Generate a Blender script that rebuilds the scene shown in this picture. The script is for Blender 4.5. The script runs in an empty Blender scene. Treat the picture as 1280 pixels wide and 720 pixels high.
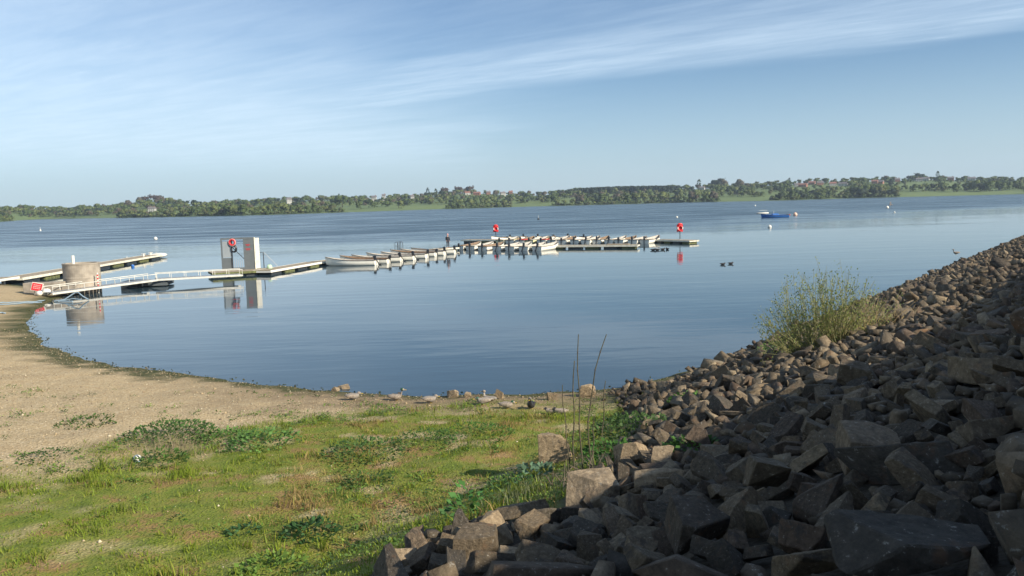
import bpy, bmesh, math, random
import numpy as np
from mathutils import Vector, Matrix, Euler
rnd = random.Random(7); rng = np.random.default_rng(7)
scene = bpy.context.scene; COL = scene.collection
R = math.radians
# ------------------------------------------------------------------ camera model
FPX, PITCH, ROLL, CAMH = 1005.0, math.atan(106.5/1005), R(1.55), 6.0
_F = Vector((0, math.cos(PITCH), -math.sin(PITCH))); _R0 = Vector((1, 0, 0)); _U0 = Vector((0, math.sin(PITCH), math.cos(PITCH)))
_R = _R0*math.cos(ROLL) - _U0*math.sin(ROLL); _U = _R0*math.sin(ROLL) + _U0*math.cos(ROLL)
CAM = Vector((0, 0, CAMH))
def ray(u, v): return (_F*FPX + _R*(u-640) - _U*(v-360)).normalized()
def W(u, v, z=0.0):
    d = ray(u, v); t = (z-CAMH)/d.z
    return CAM + d*t
def D(u, v, y):
    d = ray(u, v); return CAM + d*(y/d.y)
def proj(p):
    q = Vector(p)-CAM; f = q.dot(_F)
    if f <= 0.05: return None
    return 640+FPX*q.dot(_R)/f, 360-FPX*q.dot(_U)/f, f
# ------------------------------------------------------------------ numpy noise
_perm = rng.random(65536)
def vnoise(x, y, seed=0):
    x = np.asarray(x, float); y = np.asarray(y, float)
    xi = np.floor(x).astype(np.int64); yi = np.floor(y).astype(np.int64)
    fx = x-xi; fy = y-yi; fx = fx*fx*(3-2*fx); fy = fy*fy*(3-2*fy)
    def h(a, b): return _perm[((a*73856093) ^ (b*19349663) ^ (seed*83492791)) & 65535]
    return (h(xi, yi)*(1-fx)+h(xi+1, yi)*fx)*(1-fy)+(h(xi, yi+1)*(1-fx)+h(xi+1, yi+1)*fx)*fy
def fbm(x, y, o=4, seed=0):
    s = 0; a = .5; n = 0
    for k in range(o):
        s = s+a*vnoise(np.asarray(x)*2**k, np.asarray(y)*2**k, seed+k); n += a; a *= .5
    return s/n
def sstep(a, b, x):
    t = np.clip((np.asarray(x, float)-a)/(b-a), 0, 1); return t*t*(3-2*t)
# ------------------------------------------------------------------ terrain
DN = np.array([0.785, -0.62]); DD = np.array([0.62, 0.785]); S0 = 11.8; SLOPE = 0.373; CREST = 13.6
shore_px = [(0,354),(30,357),(62,361),(73,366),(76,371),(62,378),(48,386),(42,394),(36,404),(38,414),(48,424),(60,432),(85,442),(110,450),
            (155,458),(200,464),(250,471),(300,478),(350,483),(400,488),(450,492),(500,495),(560,495),(620,492),(680,492),(740,489),(790,484)]
shore = [(-300, 60), (-200, 120), (-90, 82)] + [tuple(W(u, v).xy) for u, v in shore_px]
t0_ = [t for t in (13, 22, 40, 70, 105, 200, 520)]
base = -S0*DN
for a in (30.5, 40, 60, 90, 120, 220, 620):
    shore.append(tuple(base + DD*a))
poly = np.array(shore + [(700, 300), (700, -400), (-400, -400), (-400, 0)])
segA = np.array(shore[:-1]); segB = np.array(shore[1:])
def sdist(x, y):
    x = np.asarray(x, float).ravel(); y = np.asarray(y, float).ravel()
    d = np.full(x.shape, 1e9)
    for a, b in zip(segA, segB):
        ab = b-a; t = np.clip(((x-a[0])*ab[0]+(y-a[1])*ab[1])/(ab@ab), 0, 1)
        d = np.minimum(d, np.hypot(x-a[0]-t*ab[0], y-a[1]-t*ab[1]))
    ins = np.zeros(x.shape, bool); n = len(poly)
    for i in range(n):
        x1, y1 = poly[i]; x2, y2 = poly[(i+1) % n]
        if y1 == y2: continue
        c = ((y1 > y) != (y2 > y)) & (x < (x2-x1)*(y-y1)/(y2-y1)+x1)
        ins ^= c
    return np.where(ins, d, -d)
TOEV = [485, 500, 530, 560, 590, 610, 640, 655, 675, 690, 720, 800]; TOEU = [752, 768, 790, 785, 765, 715, 690, 588, 552, 500, 462, 400]   # foot of the stone bank as the photo shows it
def terrain(x, y):
    x = np.asarray(x, float).ravel(); y = np.asarray(y, float).ravel()
    sd = sdist(x, y) + (fbm(x*.7, y*.7, 3, 3)-.5)*.7
    hb = np.where(sd > 0, 2.1*(1-np.exp(-np.maximum(sd, 0)*.085/2.1*1.35)), sd*.16)
    hb = np.maximum(hb, -2.5) + (fbm(x*.35, y*.35, 3, 9)-.5)*.22*sstep(1, 6, sd) + (fbm(x*2.1, y*2.1, 3, 19)-.5)*.07*sstep(.5, 3, sd)
    s = x*DN[0]+y*DN[1]+S0
    dam = np.minimum(s, CREST)*SLOPE - np.maximum(s-CREST-5, 0)*.4
    dam = np.where((s > CREST+5), np.maximum(dam, .2), dam)
    h = np.where(sd > -3, np.maximum(hb, dam), hb)
    ig = (dam > hb+.028*np.maximum(sd, 0)) & (sd > -3)
    dx = np.stack([x, y, h-CAMH], 1); f = np.maximum(dx@np.array(_F), .05); pu = 640+FPX*(dx@np.array(_R))/f; pv = 360-FPX*(dx@np.array(_U))/f
    near = (pv > 483) & (dx@np.array(_F) > .5) & (pv < 900)
    ig = np.where(near, (pu > np.interp(pv, TOEV, TOEU)) & (s > -.5), ig)
    return h, sd, s, ig
def H(x, y): return float(terrain([x], [y])[0][0])
def G(u, v):
    d = ray(u, v); lo = 2.0
    ts = np.concatenate([np.arange(2, 40, .05), np.arange(40, 140, .3)])
    xs = d.x*ts; ys = d.y*ts; zs = CAMH+d.z*ts
    h = np.maximum(terrain(xs, ys)[0], 0 if d.z < 0 else -99)
    i = int(np.argmax(zs <= h)); return Vector((xs[i], ys[i], h[i]))
# ------------------------------------------------------------------ helpers: materials
def nt(m): m.use_nodes = True; return m.node_tree.nodes, m.node_tree.links
def mat(name, col, rough=.6, var=.15, scale=6, bump=0, metal=0, col2=None, bscale=None, spec=.5, trans=0):
    m = bpy.data.materials.new(name); N, L = nt(m); b = N['Principled BSDF']
    b.inputs['Roughness'].default_value = rough; b.inputs['Metallic'].default_value = metal
    b.inputs['Specular IOR Level'].default_value = spec
    tc = N.new('ShaderNodeTexCoord'); n = N.new('ShaderNodeTexNoise'); n.inputs['Scale'].default_value = scale; n.inputs['Detail'].default_value = 5
    L.new(tc.outputs['Object'], n.inputs['Vector'])
    r = N.new('ShaderNodeValToRGB'); c2 = col2 or tuple(c*(1-var*1.6) for c in col); c1 = tuple(min(1, c*(1+var)) for c in col) if not col2 else col
    r.color_ramp.elements[0].position = .3; r.color_ramp.elements[1].position = .7
    r.color_ramp.elements[0].color = (*c2, 1); r.color_ramp.elements[1].color = (*c1, 1)
    L.new(n.outputs['Fac'], r.inputs['Fac']); L.new(r.outputs['Color'], b.inputs['Base Color'])
    if bump:
        n2 = N.new('ShaderNodeTexNoise'); n2.inputs['Scale'].default_value = bscale or scale*4; n2.inputs['Detail'].default_value = 6
        L.new(tc.outputs['Object'], n2.inputs['Vector'])
        bp = N.new('ShaderNodeBump'); bp.inputs['Strength'].default_value = bump; bp.inputs['Distance'].default_value = .05
        L.new(n2.outputs['Fac'], bp.inputs['Height']); L.new(bp.outputs['Normal'], b.inputs['Normal'])
    return m
def attr_mat(name, rough=.6, trans=.3, var=.25, scale=3):
    """colour carried by the mesh (the thing's own colour), thin leaf transmission"""
    m = bpy.data.materials.new(name); N, L = nt(m); b = N['Principled BSDF']; b.inputs['Roughness'].default_value = rough
    b.inputs['Specular IOR Level'].default_value = .25
    a = N.new('ShaderNodeAttribute'); a.attribute_name = 'col'
    tc = N.new('ShaderNodeTexCoord'); n = N.new('ShaderNodeTexNoise'); n.inputs['Scale'].default_value = scale
    L.new(tc.outputs['Object'], n.inputs['Vector'])
    mr = N.new('ShaderNodeMapRange'); mr.inputs['From Min'].default_value = .3; mr.inputs['From Max'].default_value = .7
    mr.inputs['To Min'].default_value = 1-var; mr.inputs['To Max'].default_value = 1+var; L.new(n.outputs['Fac'], mr.inputs['Value'])
    v = N.new('ShaderNodeVectorMath'); v.operation = 'SCALE'; L.new(a.outputs['Color'], v.inputs[0]); L.new(mr.outputs['Result'], v.inputs['Scale'])
    L.new(v.outputs['Vector'], b.inputs['Base Color'])
    if trans:
        t = N.new('ShaderNodeBsdfTranslucent'); L.new(v.outputs['Vector'], t.inputs['Color'])
        mx = N.new('ShaderNodeMixShader'); mx.inputs['Fac'].default_value = trans
        L.new(b.outputs['BSDF'], mx.inputs[1]); L.new(t.outputs['BSDF'], mx.inputs[2]); L.new(mx.outputs['Shader'], N['Material Output'].inputs['Surface'])
    return m
# ------------------------------------------------------------------ helpers: objects
def link(name, me, parent=None):
    o = bpy.data.objects.new(name, me); COL.objects.link(o)
    if parent: o.parent = parent
    return o
def tag(o, label=None, cat=None, group=None, kind=None):
    if label: o['label'] = label
    if cat: o['category'] = cat
    if group: o['group'] = group
    if kind: o['kind'] = kind
    return o
def thing(name, label, cat, loc=(0, 0, 0), rz=0, group=None):
    o = bpy.data.objects.new(name, None); COL.objects.link(o); o.location = loc; o.rotation_euler = (0, 0, rz); o.empty_display_size = .2
    return tag(o, label, cat, group)
def copy_tree(o, parent=None):
    c = o.copy(); COL.objects.link(c); c.parent = parent
    for ch in list(o.children): copy_tree(ch, c)
    return c
class MB:
    def __init__(s): s.v = []; s.f = []; s.m = []
    def add(s, vs, fs, mi=0):
        b = len(s.v); s.v += [tuple(p) for p in vs]; s.f += [tuple(i+b for i in f) for f in fs]; s.m += [mi]*len(fs); return s
    def box(s, c, d, mi=0, rot=None, taper=1.0):
        x, y, z = d[0]/2, d[1]/2, d[2]/2; P = []
        for zz, k in ((-z, 1), (z, taper)):
            for a, b in ((-x, -y), (x, -y), (x, y), (-x, y)): P.append(Vector((a*k, b*k, zz)))
        if rot is not None: P = [rot @ p for p in P]
        P = [p+Vector(c) for p in P]
        return s.add(P, [(3, 2, 1, 0), (4, 5, 6, 7), (0, 1, 5, 4), (1, 2, 6, 5), (2, 3, 7, 6), (3, 0, 4, 7)], mi)
    def beam(s, a, b, w, h, mi=0):
        a = Vector(a); b = Vector(b); d = b-a; L = d.length; x = d.normalized(); up = Vector((0, 0, 1))
        if abs(x.z) > .98: up = Vector((1, 0, 0))
        y = up.cross(x).normalized(); z = x.cross(y)
        return s.box((a+b)/2, (L, w, h), mi, Matrix((x, y, z)).transposed())
    def tube(s, pts, r, n=8, mi=0, cap=True):
        pts = [Vector(p) for p in pts]; rs = r if isinstance(r, (list, tuple)) else [r]*len(pts); vs = []; fs = []
        prev = None
        for i, p in enumerate(pts):
            t = (pts[min(i+1, len(pts)-1)]-pts[max(i-1, 0)]).normalized()
            if prev is None: a = t.orthogonal().normalized()
            else: a = (prev-t*prev.dot(t)).normalized()
            prev = a; b = t.cross(a)
            for k in range(n):
                an = 2*math.pi*k/n; vs.append(p+(a*math.cos(an)+b*math.sin(an))*rs[i])
        for i in range(len(pts)-1):
            for k in range(n): fs.append((i*n+k, i*n+(k+1) % n, (i+1)*n+(k+1) % n, (i+1)*n+k))
        if cap: fs.append(tuple(range(n))[::-1]); fs.append(tuple((len(pts)-1)*n+k for k in range(n)))
        return s.add(vs, fs, mi)
    def loft(s, rings, mi=0):   # rings: (centre, half_width, half_height) along y axis, ellipses in xz
        n = 12; vs = []; fs = []
        for c, a, b in rings:
            for k in range(n):
                an = 2*math.pi*k/n; vs.append((c[0]+a*math.cos(an), c[1], c[2]+b*math.sin(an)))
        for i in range(len(rings)-1):
            for k in range(n): fs.append((i*n+k, (i+1)*n+k, (i+1)*n+(k+1) % n, i*n+(k+1) % n))
        fs.append(tuple(range(n))); fs.append(tuple((len(rings)-1)*n+k for k in range(n))[::-1])
        return s.add(vs, fs, mi)
    def ball(s, c, r, mi=0, seg=12, rings=8):
        rr = (r, r, r) if not isinstance(r, (tuple, list)) else r; vs = [(c[0], c[1], c[2]-rr[2])]; fs = []
        for i in range(1, rings):
            ph = -math.pi/2+math.pi*i/rings
            for k in range(seg):
                th = 2*math.pi*k/seg; vs.append((c[0]+rr[0]*math.cos(ph)*math.cos(th), c[1]+rr[1]*math.cos(ph)*math.sin(th), c[2]+rr[2]*math.sin(ph)))
        vs.append((c[0], c[1], c[2]+rr[2])); e = len(vs)-1
        for k in range(seg):
            fs.append((0, 1+(k+1) % seg, 1+k)); fs.append((e, e-seg+k, e-seg+(k+1) % seg))
        for i in range(rings-2):
            for k in range(seg): a = 1+i*seg; fs.append((a+k, a+(k+1) % seg, a+seg+(k+1) % seg, a+seg+k))
        return s.add(vs, fs, mi)
    def build(s, name, mats, parent=None, smooth=False, bevel=0):
        me = bpy.data.meshes.new(name); me.from_pydata(s.v, [], s.f)
        ms = mats if isinstance(mats, (list, tuple)) else [mats]
        for m in ms: me.materials.append(m)
        if len(ms) > 1: me.polygons.foreach_set('material_index', s.m)
        if smooth: me.polygons.foreach_set('use_smooth', [True]*len(me.polygons))
        me.update(); o = link(name, me, parent)
        if bevel:
            bm = bmesh.new(); bm.from_mesh(me); bmesh.ops.bevel(bm, geom=bm.edges[:], offset=bevel, segments=2, affect='EDGES', profile=.6); bm.to_mesh(me); bm.free()
        return o
def np_mesh(name, V, Fv, mats, cols=None, attrs=None, smooth=False, mi=None):
    """V (n,3); Fv (m,k) equal sized faces"""
    me = bpy.data.meshes.new(name); V = np.ascontiguousarray(V, np.float32); Fv = np.ascontiguousarray(Fv, np.int32); m, k = Fv.shape
    me.vertices.add(len(V)); me.vertices.foreach_set('co', V.ravel())
    me.loops.add(m*k); me.loops.foreach_set('vertex_index', Fv.ravel())
    me.polygons.add(m); me.polygons.foreach_set('loop_start', np.arange(0, m*k, k, dtype=np.int32)); me.polygons.foreach_set('loop_total', np.full(m, k, np.int32))
    for mm in (mats if isinstance(mats, (list, tuple)) else [mats]): me.materials.append(mm)
    if mi is not None: me.polygons.foreach_set('material_index', np.asarray(mi, np.int32))
    if smooth: me.polygons.foreach_set('use_smooth', np.ones(m, bool))
    if cols is not None:
        a = me.color_attributes.new('col', 'FLOAT_COLOR', 'POINT'); c = np.ones((len(V), 4), np.float32); c[:, :3] = cols; a.data.foreach_set('color', c.ravel())
    for nm, arr in (attrs or {}).items():
        a = me.attributes.new(nm, 'FLOAT', 'POINT'); a.data.foreach_set('value', np.ascontiguousarray(arr, np.float32))
    me.update(calc_edges=True); me.validate(); return me
# ------------------------------------------------------------------ world, sun, camera
EXPOSURE = 0.58
SUN_EL, SUN_DIR = R(30), Vector((0.86, -0.51, 0))
world = bpy.data.worlds.new("World"); scene.world = world; world.use_nodes = True
WN, WL = world.node_tree.nodes, world.node_tree.links
bg = WN['Background']; sky = WN.new('ShaderNodeTexSky'); sky.sky_type = 'NISHITA'; sky.sun_disc = False
sky.sun_elevation = SUN_EL; sky.sun_rotation = math.atan2(SUN_DIR.x, SUN_DIR.y); sky.air_density = 1.0; sky.dust_density = .7; sky.ozone_density = 2.5; sky.altitude = 50
SKY_STRENGTH = 0.064
bg.inputs['Strength'].default_value = SKY_STRENGTH
def M(op, a, b=None, c=None, clamp=False):
    n = WN.new('ShaderNodeMath'); n.operation = op; n.use_clamp = clamp
    for i, x in enumerate((a, b, c)):
        if x is None: continue
        if isinstance(x, (int, float)): n.inputs[i].default_value = x
        else: WL.new(x, n.inputs[i])
    return n.outputs[0]
def MRn(x, a, b, c=0, d=1):
    n = WN.new('ShaderNodeMapRange'); n.interpolation_type = 'SMOOTHSTEP'; WL.new(x, n.inputs['Value'])
    for k, v in zip(('From Min', 'From Max', 'To Min', 'To Max'), (a, b, c, d)): n.inputs[k].default_value = v
    return n.outputs['Result']
tc = WN.new('ShaderNodeTexCoord'); sx = WN.new('ShaderNodeSeparateXYZ'); WL.new(tc.outputs['Generated'], sx.inputs[0])
zc = M('MAXIMUM', sx.outputs['Z'], .02)
px_, py_ = M('DIVIDE', sx.outputs['X'], zc), M('DIVIDE', sx.outputs['Y'], zc)     # where the ray meets the cloud layer (height 1)
# streak frame: u along the cirrus, w across it
ca, sa = math.cos(R(-38)), math.sin(R(-38))
uu = M('ADD', M('MULTIPLY', px_, ca), M('MULTIPLY', py_, sa)); ww = M('SUBTRACT', M('MULTIPLY', py_, ca), M('MULTIPLY', px_, sa))
def noise(xs, ys, detail, rough=.55, z=0.0, dist=0):
    cb = WN.new('ShaderNodeCombineXYZ'); WL.new(xs, cb.inputs[0]); WL.new(ys, cb.inputs[1]); cb.inputs[2].default_value = z
    n = WN.new('ShaderNodeTexNoise'); n.inputs['Scale'].default_value = 1; n.inputs['Detail'].default_value = detail; n.inputs['Roughness'].default_value = rough; n.inputs['Distortion'].default_value = dist
    WL.new(cb.outputs[0], n.inputs['Vector']); return n.outputs['Fac']
nbig = noise(M('MULTIPLY', uu, .32), M('MULTIPLY', ww, .55), 3, z=3.1)
nstr = noise(M('MULTIPLY', uu, .8), M('MULTIPLY', ww, 3.2), 8, .62, z=1.7, dist=.4)
nfin = noise(M('MULTIPLY', uu, 2.2), M('MULTIPLY', ww, 9.0), 8, .65, z=5.2, dist=.6)
edge = M('ADD', M('SUBTRACT', 6.03, ww), M('MULTIPLY', M('SUBTRACT', nbig, .5), 2.2))   # >0: the near, cloudy side of the band edge
side = MRn(edge, -.25, .75)
band = M('MULTIPLY', side, MRn(edge, 2.6, .7, .35, 1))
wisps = M('ADD', M('MULTIPLY', nstr, .8), M('MULTIPLY', nfin, .2))
lay = M('MULTIPLY', band, MRn(wisps, .3, .75, .34, .74))
leftv = MRn(M('ADD', px_, M('MULTIPLY', nbig, 3)), 2.2, -1.5)                                        # the thin veil over the left
veil = M('MULTIPLY', leftv, MRn(wisps, .25, .75, .5, .85))
small = M('MULTIPLY', MRn(nfin, .6, .78), MRn(nbig, .5, .62, 0, .55))
cl = M('MINIMUM', M('ADD', M('MAXIMUM', lay, veil), M('MULTIPLY', small, .5)), .8)
cl = M('MULTIPLY', cl, MRn(sx.outputs['Z'], .02, .085))
cl = M('MULTIPLY', cl, .72)
haz = MRn(sx.outputs['Z'], .20, -.01, 0, .62)
def mixc(f, a, b):
    n = WN.new('ShaderNodeMix'); n.data_type = 'RGBA'; WL.new(f, n.inputs[0]); WL.new(a, n.inputs[6])
    if isinstance(b, tuple): n.inputs[7].default_value = (*b, 1)
    else: WL.new(b, n.inputs[7])
    return n.outputs[2]
CLOUD = (9.0, 10.8, 12.4); HAZEC = (6.4, 8.2, 9.9)
tint = WN.new('ShaderNodeMix'); tint.data_type = 'RGBA'; tint.blend_type = 'MULTIPLY'; tint.inputs[0].default_value = 1; WL.new(sky.outputs['Color'], tint.inputs[6]); tint.inputs[7].default_value = (.90, 1.09, 1.26, 1)
c1 = mixc(haz, tint.outputs[2], HAZEC); c2 = mixc(cl, c1, CLOUD)
WL.new(c2, bg.inputs['Color'])
sl = bpy.data.lights.new('sun', 'SUN'); sl.energy = 5.0; sl.angle = R(.53); sl.color = (1, .90, .74)
so = bpy.data.objects.new('sun', sl); COL.objects.link(so); sv = Vector((SUN_DIR.x*math.cos(SUN_EL), SUN_DIR.y*math.cos(SUN_EL), math.sin(SUN_EL)))
so.rotation_euler = sv.to_track_quat('Z', 'Y').to_euler(); so.location = (40, -20, 40)
cd = bpy.data.cameras.new('camera'); cam = bpy.data.objects.new('camera', cd); COL.objects.link(cam); scene.camera = cam
cd.sensor_width = 36; cd.lens = 36*FPX/1280; cd.clip_start = .1; cd.clip_end = 12000
cam.matrix_world = Matrix.Translation(CAM) @ Matrix((_R, _U, -_F)).transposed().to_4x4()
scene.view_settings.view_transform = 'Standard'; scene.view_settings.look = 'None'; scene.view_settings.exposure = EXPOSURE; scene.view_settings.gamma = 1
scene.view_settings.use_curve_mapping = False
# ------------------------------------------------------------------ materials
white = mat('white_paint', (.74, .72, .64), .45, .07, 3); cream = mat('cream_fascia', (.70, .67, .54), .6, .15, 4)
deckm = mat('weathered_deck', (.33, .27, .19), .8, .25, 5, .2); darkm = mat('dark_metal', (.03, .035, .04), .5, .2, 5)
greym = mat('grey_panel', (.10, .115, .122), .55, .08, 2); lgrey = mat('light_grey_panel', (.24, .27, .29), .5, .06, 2)
galv = mat('galvanised', (.42, .42, .41), .45, .15, 12, metal=.4); algae = mat('algae_float', (.13, .14, .05), .8, .3, 5)
concrete = mat('weathered_concrete', (.34, .295, .235), .85, .22, 1.6, .3, bscale=20)
red = mat('red_plastic', (.62, .025, .03), .45, .1, 4); redtxt = mat('red_paint', (.42, .03, .04), .6, .05)
hullw = mat('hull_white', (.84, .81, .70), .4, .06, 2); hullc = mat('hull_cream', (.74, .70, .42), .4, .06, 2); inter = mat('boat_interior', (.24, .16, .10), .6, .2, 4)
interg = mat('boat_interior_grey', (.50, .47, .42), .6, .15, 4); rubm = mat('rub_strip', (.07, .055, .045), .6, .1); woodm = mat('varnished_wood', (.26, .13, .06), .5, .2, 6)
redcov = mat('red_cover', (.48, .06, .04), .6, .15, 5); engm = mat('outboard_black', (.018, .02, .025), .35, .1); bluep = mat('blue_paint', (.02, .13, .42), .45, .1)
hosem = mat('blue_hose', (.22, .30, .36), .5, .1); greenb = mat('green_buoy', (.45, .62, .42), .5, .1); orangeb = mat('peach_buoy', (.75, .48, .36), .5, .05)
skin = mat('skin', (.5, .28, .2), .6, .05); coat = mat('dark_coat', (.02, .022, .03), .8, .1); trousers = mat('dark_trousers', (.03, .03, .04), .8, .1); pinkm = mat('pink_hat', (.65, .35, .33), .8, .05)
# ------------------------------------------------------------------ ground
def groundmat():
    m = bpy.data.materials.new('beach_and_turf'); N, L = nt(m); b = N['Principled BSDF']; b.inputs['Roughness'].default_value = .9; b.inputs['Specular IOR Level'].default_value = .2
    tc = N.new('ShaderNodeTexCoord')
    def nz(sc, d=5, r=.6):
        n = N.new('ShaderNodeTexNoise'); n.inputs['Scale'].default_value = sc; n.inputs['Detail'].default_value = d; n.inputs['Roughness'].default_value = r; L.new(tc.outputs['Object'], n.inputs['Vector']); return n.outputs['Fac']
    def ramp(f, st):
        r = N.new('ShaderNodeValToRGB'); e = r.color_ramp.elements
        while len(e) < len(st): e.new(.5)
        for k, (p, c) in enumerate(st): e[k].position = p; e[k].color = (*c, 1)
        L.new(f, r.inputs['Fac']); return r.outputs['Color']
    def mx(f, a, bb):
        n = N.new('ShaderNodeMix'); n.data_type = 'RGBA'; L.new(f, n.inputs[0]); L.new(a, n.inputs[6]); L.new(bb, n.inputs[7]); return n.outputs[2]
    def at(nm): a = N.new('ShaderNodeAttribute'); a.attribute_name = nm; return a.outputs['Fac']
    def ma(op, a, b2):
        n = N.new('ShaderNodeMath'); n.operation = op; n.use_clamp = op == 'MULTIPLY'
        for i, x in enumerate((a, b2)):
            if isinstance(x, (int, float)): n.inputs[i].default_value = x
            else: L.new(x, n.inputs[i])
        return n.outputs[0]
    vor = N.new('ShaderNodeTexVoronoi'); vor.inputs['Scale'].default_value = 22; L.new(tc.outputs['Object'], vor.inputs['Vector'])
    sp = N.new('ShaderNodeSeparateColor'); L.new(vor.outputs['Color'], sp.inputs[0])
    peb = ramp(sp.outputs[0], [(0, (.22, .16, .09)), (.35, (.36, .275, .16)), (.7, (.46, .36, .215)), (.93, (.50, .41, .27)), (1, (.58, .51, .38))])
    mudn = ramp(nz(.55), [(.3, (.30, .225, .125)), (.55, (.45, .35, .205)), (.75, (.40, .29, .16))])
    n1 = N.new('ShaderNodeMix'); n1.data_type = 'RGBA'; n1.inputs[0].default_value = .55; L.new(mudn, n1.inputs[6]); L.new(peb, n1.inputs[7]); sand = n1.outputs[2]
    turf = ramp(nz(1.1, 8, .7), [(.25, (.06, .085, .015)), (.40, (.13, .17, .025)), (.52, (.19, .20, .04)), (.60, (.24, .165, .06)), (.70, (.31, .20, .10)), (.8, (.36, .26, .15))])
    wet = ramp(nz(3, 6), [(.3, (.03, .035, .012)), (.5, (.075, .08, .03)), (.7, (.12, .09, .05))])
    rockd = ramp(nz(3, 6), [(.3, (.03, .026, .02)), (.7, (.09, .075, .055))])
    damp = ramp(nz(2.2, 7, .7), [(.35, (.12, .085, .05)), (.6, (.26, .19, .115))])
    c = mx(at('damp'), sand, damp); c = mx(at('turf'), c, turf); c = mx(at('wet'), c, wet); c = mx(at('rocky'), c, rockd)
    L.new(c, b.inputs['Base Color'])
    bp = N.new('ShaderNodeBump'); bp.inputs['Strength'].default_value = .7; bp.inputs['Distance'].default_value = .03
    h = ma('ADD', vor.outputs['Distance'], ma('MULTIPLY', nz(9, 8, .7), 1.0)); L.new(h, bp.inputs['Height']); L.new(bp.outputs['Normal'], b.inputs['Normal'])
    return m
ar = np.arange
gx = np.concatenate([ar(-320, -60, 13), ar(-60, -20, .8), ar(-20, 14, .2), ar(14, 80, .8), ar(80, 640, 14)])
gy = np.concatenate([ar(-300, -12, 9), ar(-12, 4, .8), ar(4, 36, .2), ar(36, 110, .8), ar(110, 560, 15)])
X, Y = np.meshgrid(gx, gy); hh, sdm, sm, isdam = terrain(X, Y); nx, ny = len(gx), len(gy)
def turf_mask(x, y, sd):
    # grass line: from (-12,14) through (-5.5,22) towards the toe of the bank
    x = np.asarray(x); y = np.asarray(y)
    line = 15.2 + np.clip(x+10.5, -6, 12)*1.15 + np.maximum(0, -x-16)*-.3
    g = sstep(-1.6, 2.6, (line - y) + (fbm(x*.45, y*.45, 4, 31)-.5)*7)
    bare = sstep(.60, .70, fbm(x*1.5+40, y*1.5, 4, 41)) * sstep(9, 13, y) * sstep(-11, -6, x) 
    return g*(1-bare*.7)*(.2+.8*sstep(1.5, 4.6, np.asarray(sd)+(fbm(x*1.2, y*1.2, 3, 44)-.5)*3))*sstep(.9, 1.8, sd)
tm = turf_mask(X.ravel(), Y.ravel(), sdm)
wetm = sstep(1.15, .35, sdm/np.where(X.ravel() < -12, 1.9, 1)+(fbm(X.ravel()*1.6, Y.ravel()*1.6, 3, 51)-.5)*1.4)*np.where(sdm > -1, 1, .6)
damp = sstep(5.2, 1.4, sdm+(fbm(X.ravel()*.9, Y.ravel()*.9, 4, 61)-.5)*5)*.8*sstep(-14, -5, X.ravel())
rocky = np.where(isdam, sstep(-.5, .1, sm), 0)
idx = ar(nx*ny).reshape(ny, nx); Fq = np.stack([idx[:-1, :-1], idx[:-1, 1:], idx[1:, 1:], idx[1:, :-1]], -1).reshape(-1, 4)
me = np_mesh('ground', np.stack([X.ravel(), Y.ravel(), hh], 1), Fq, groundmat(), attrs={'turf': tm, 'wet': wetm, 'damp': damp, 'rocky': rocky}, smooth=True)
tag(link('ground', me), kind='structure')
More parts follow.
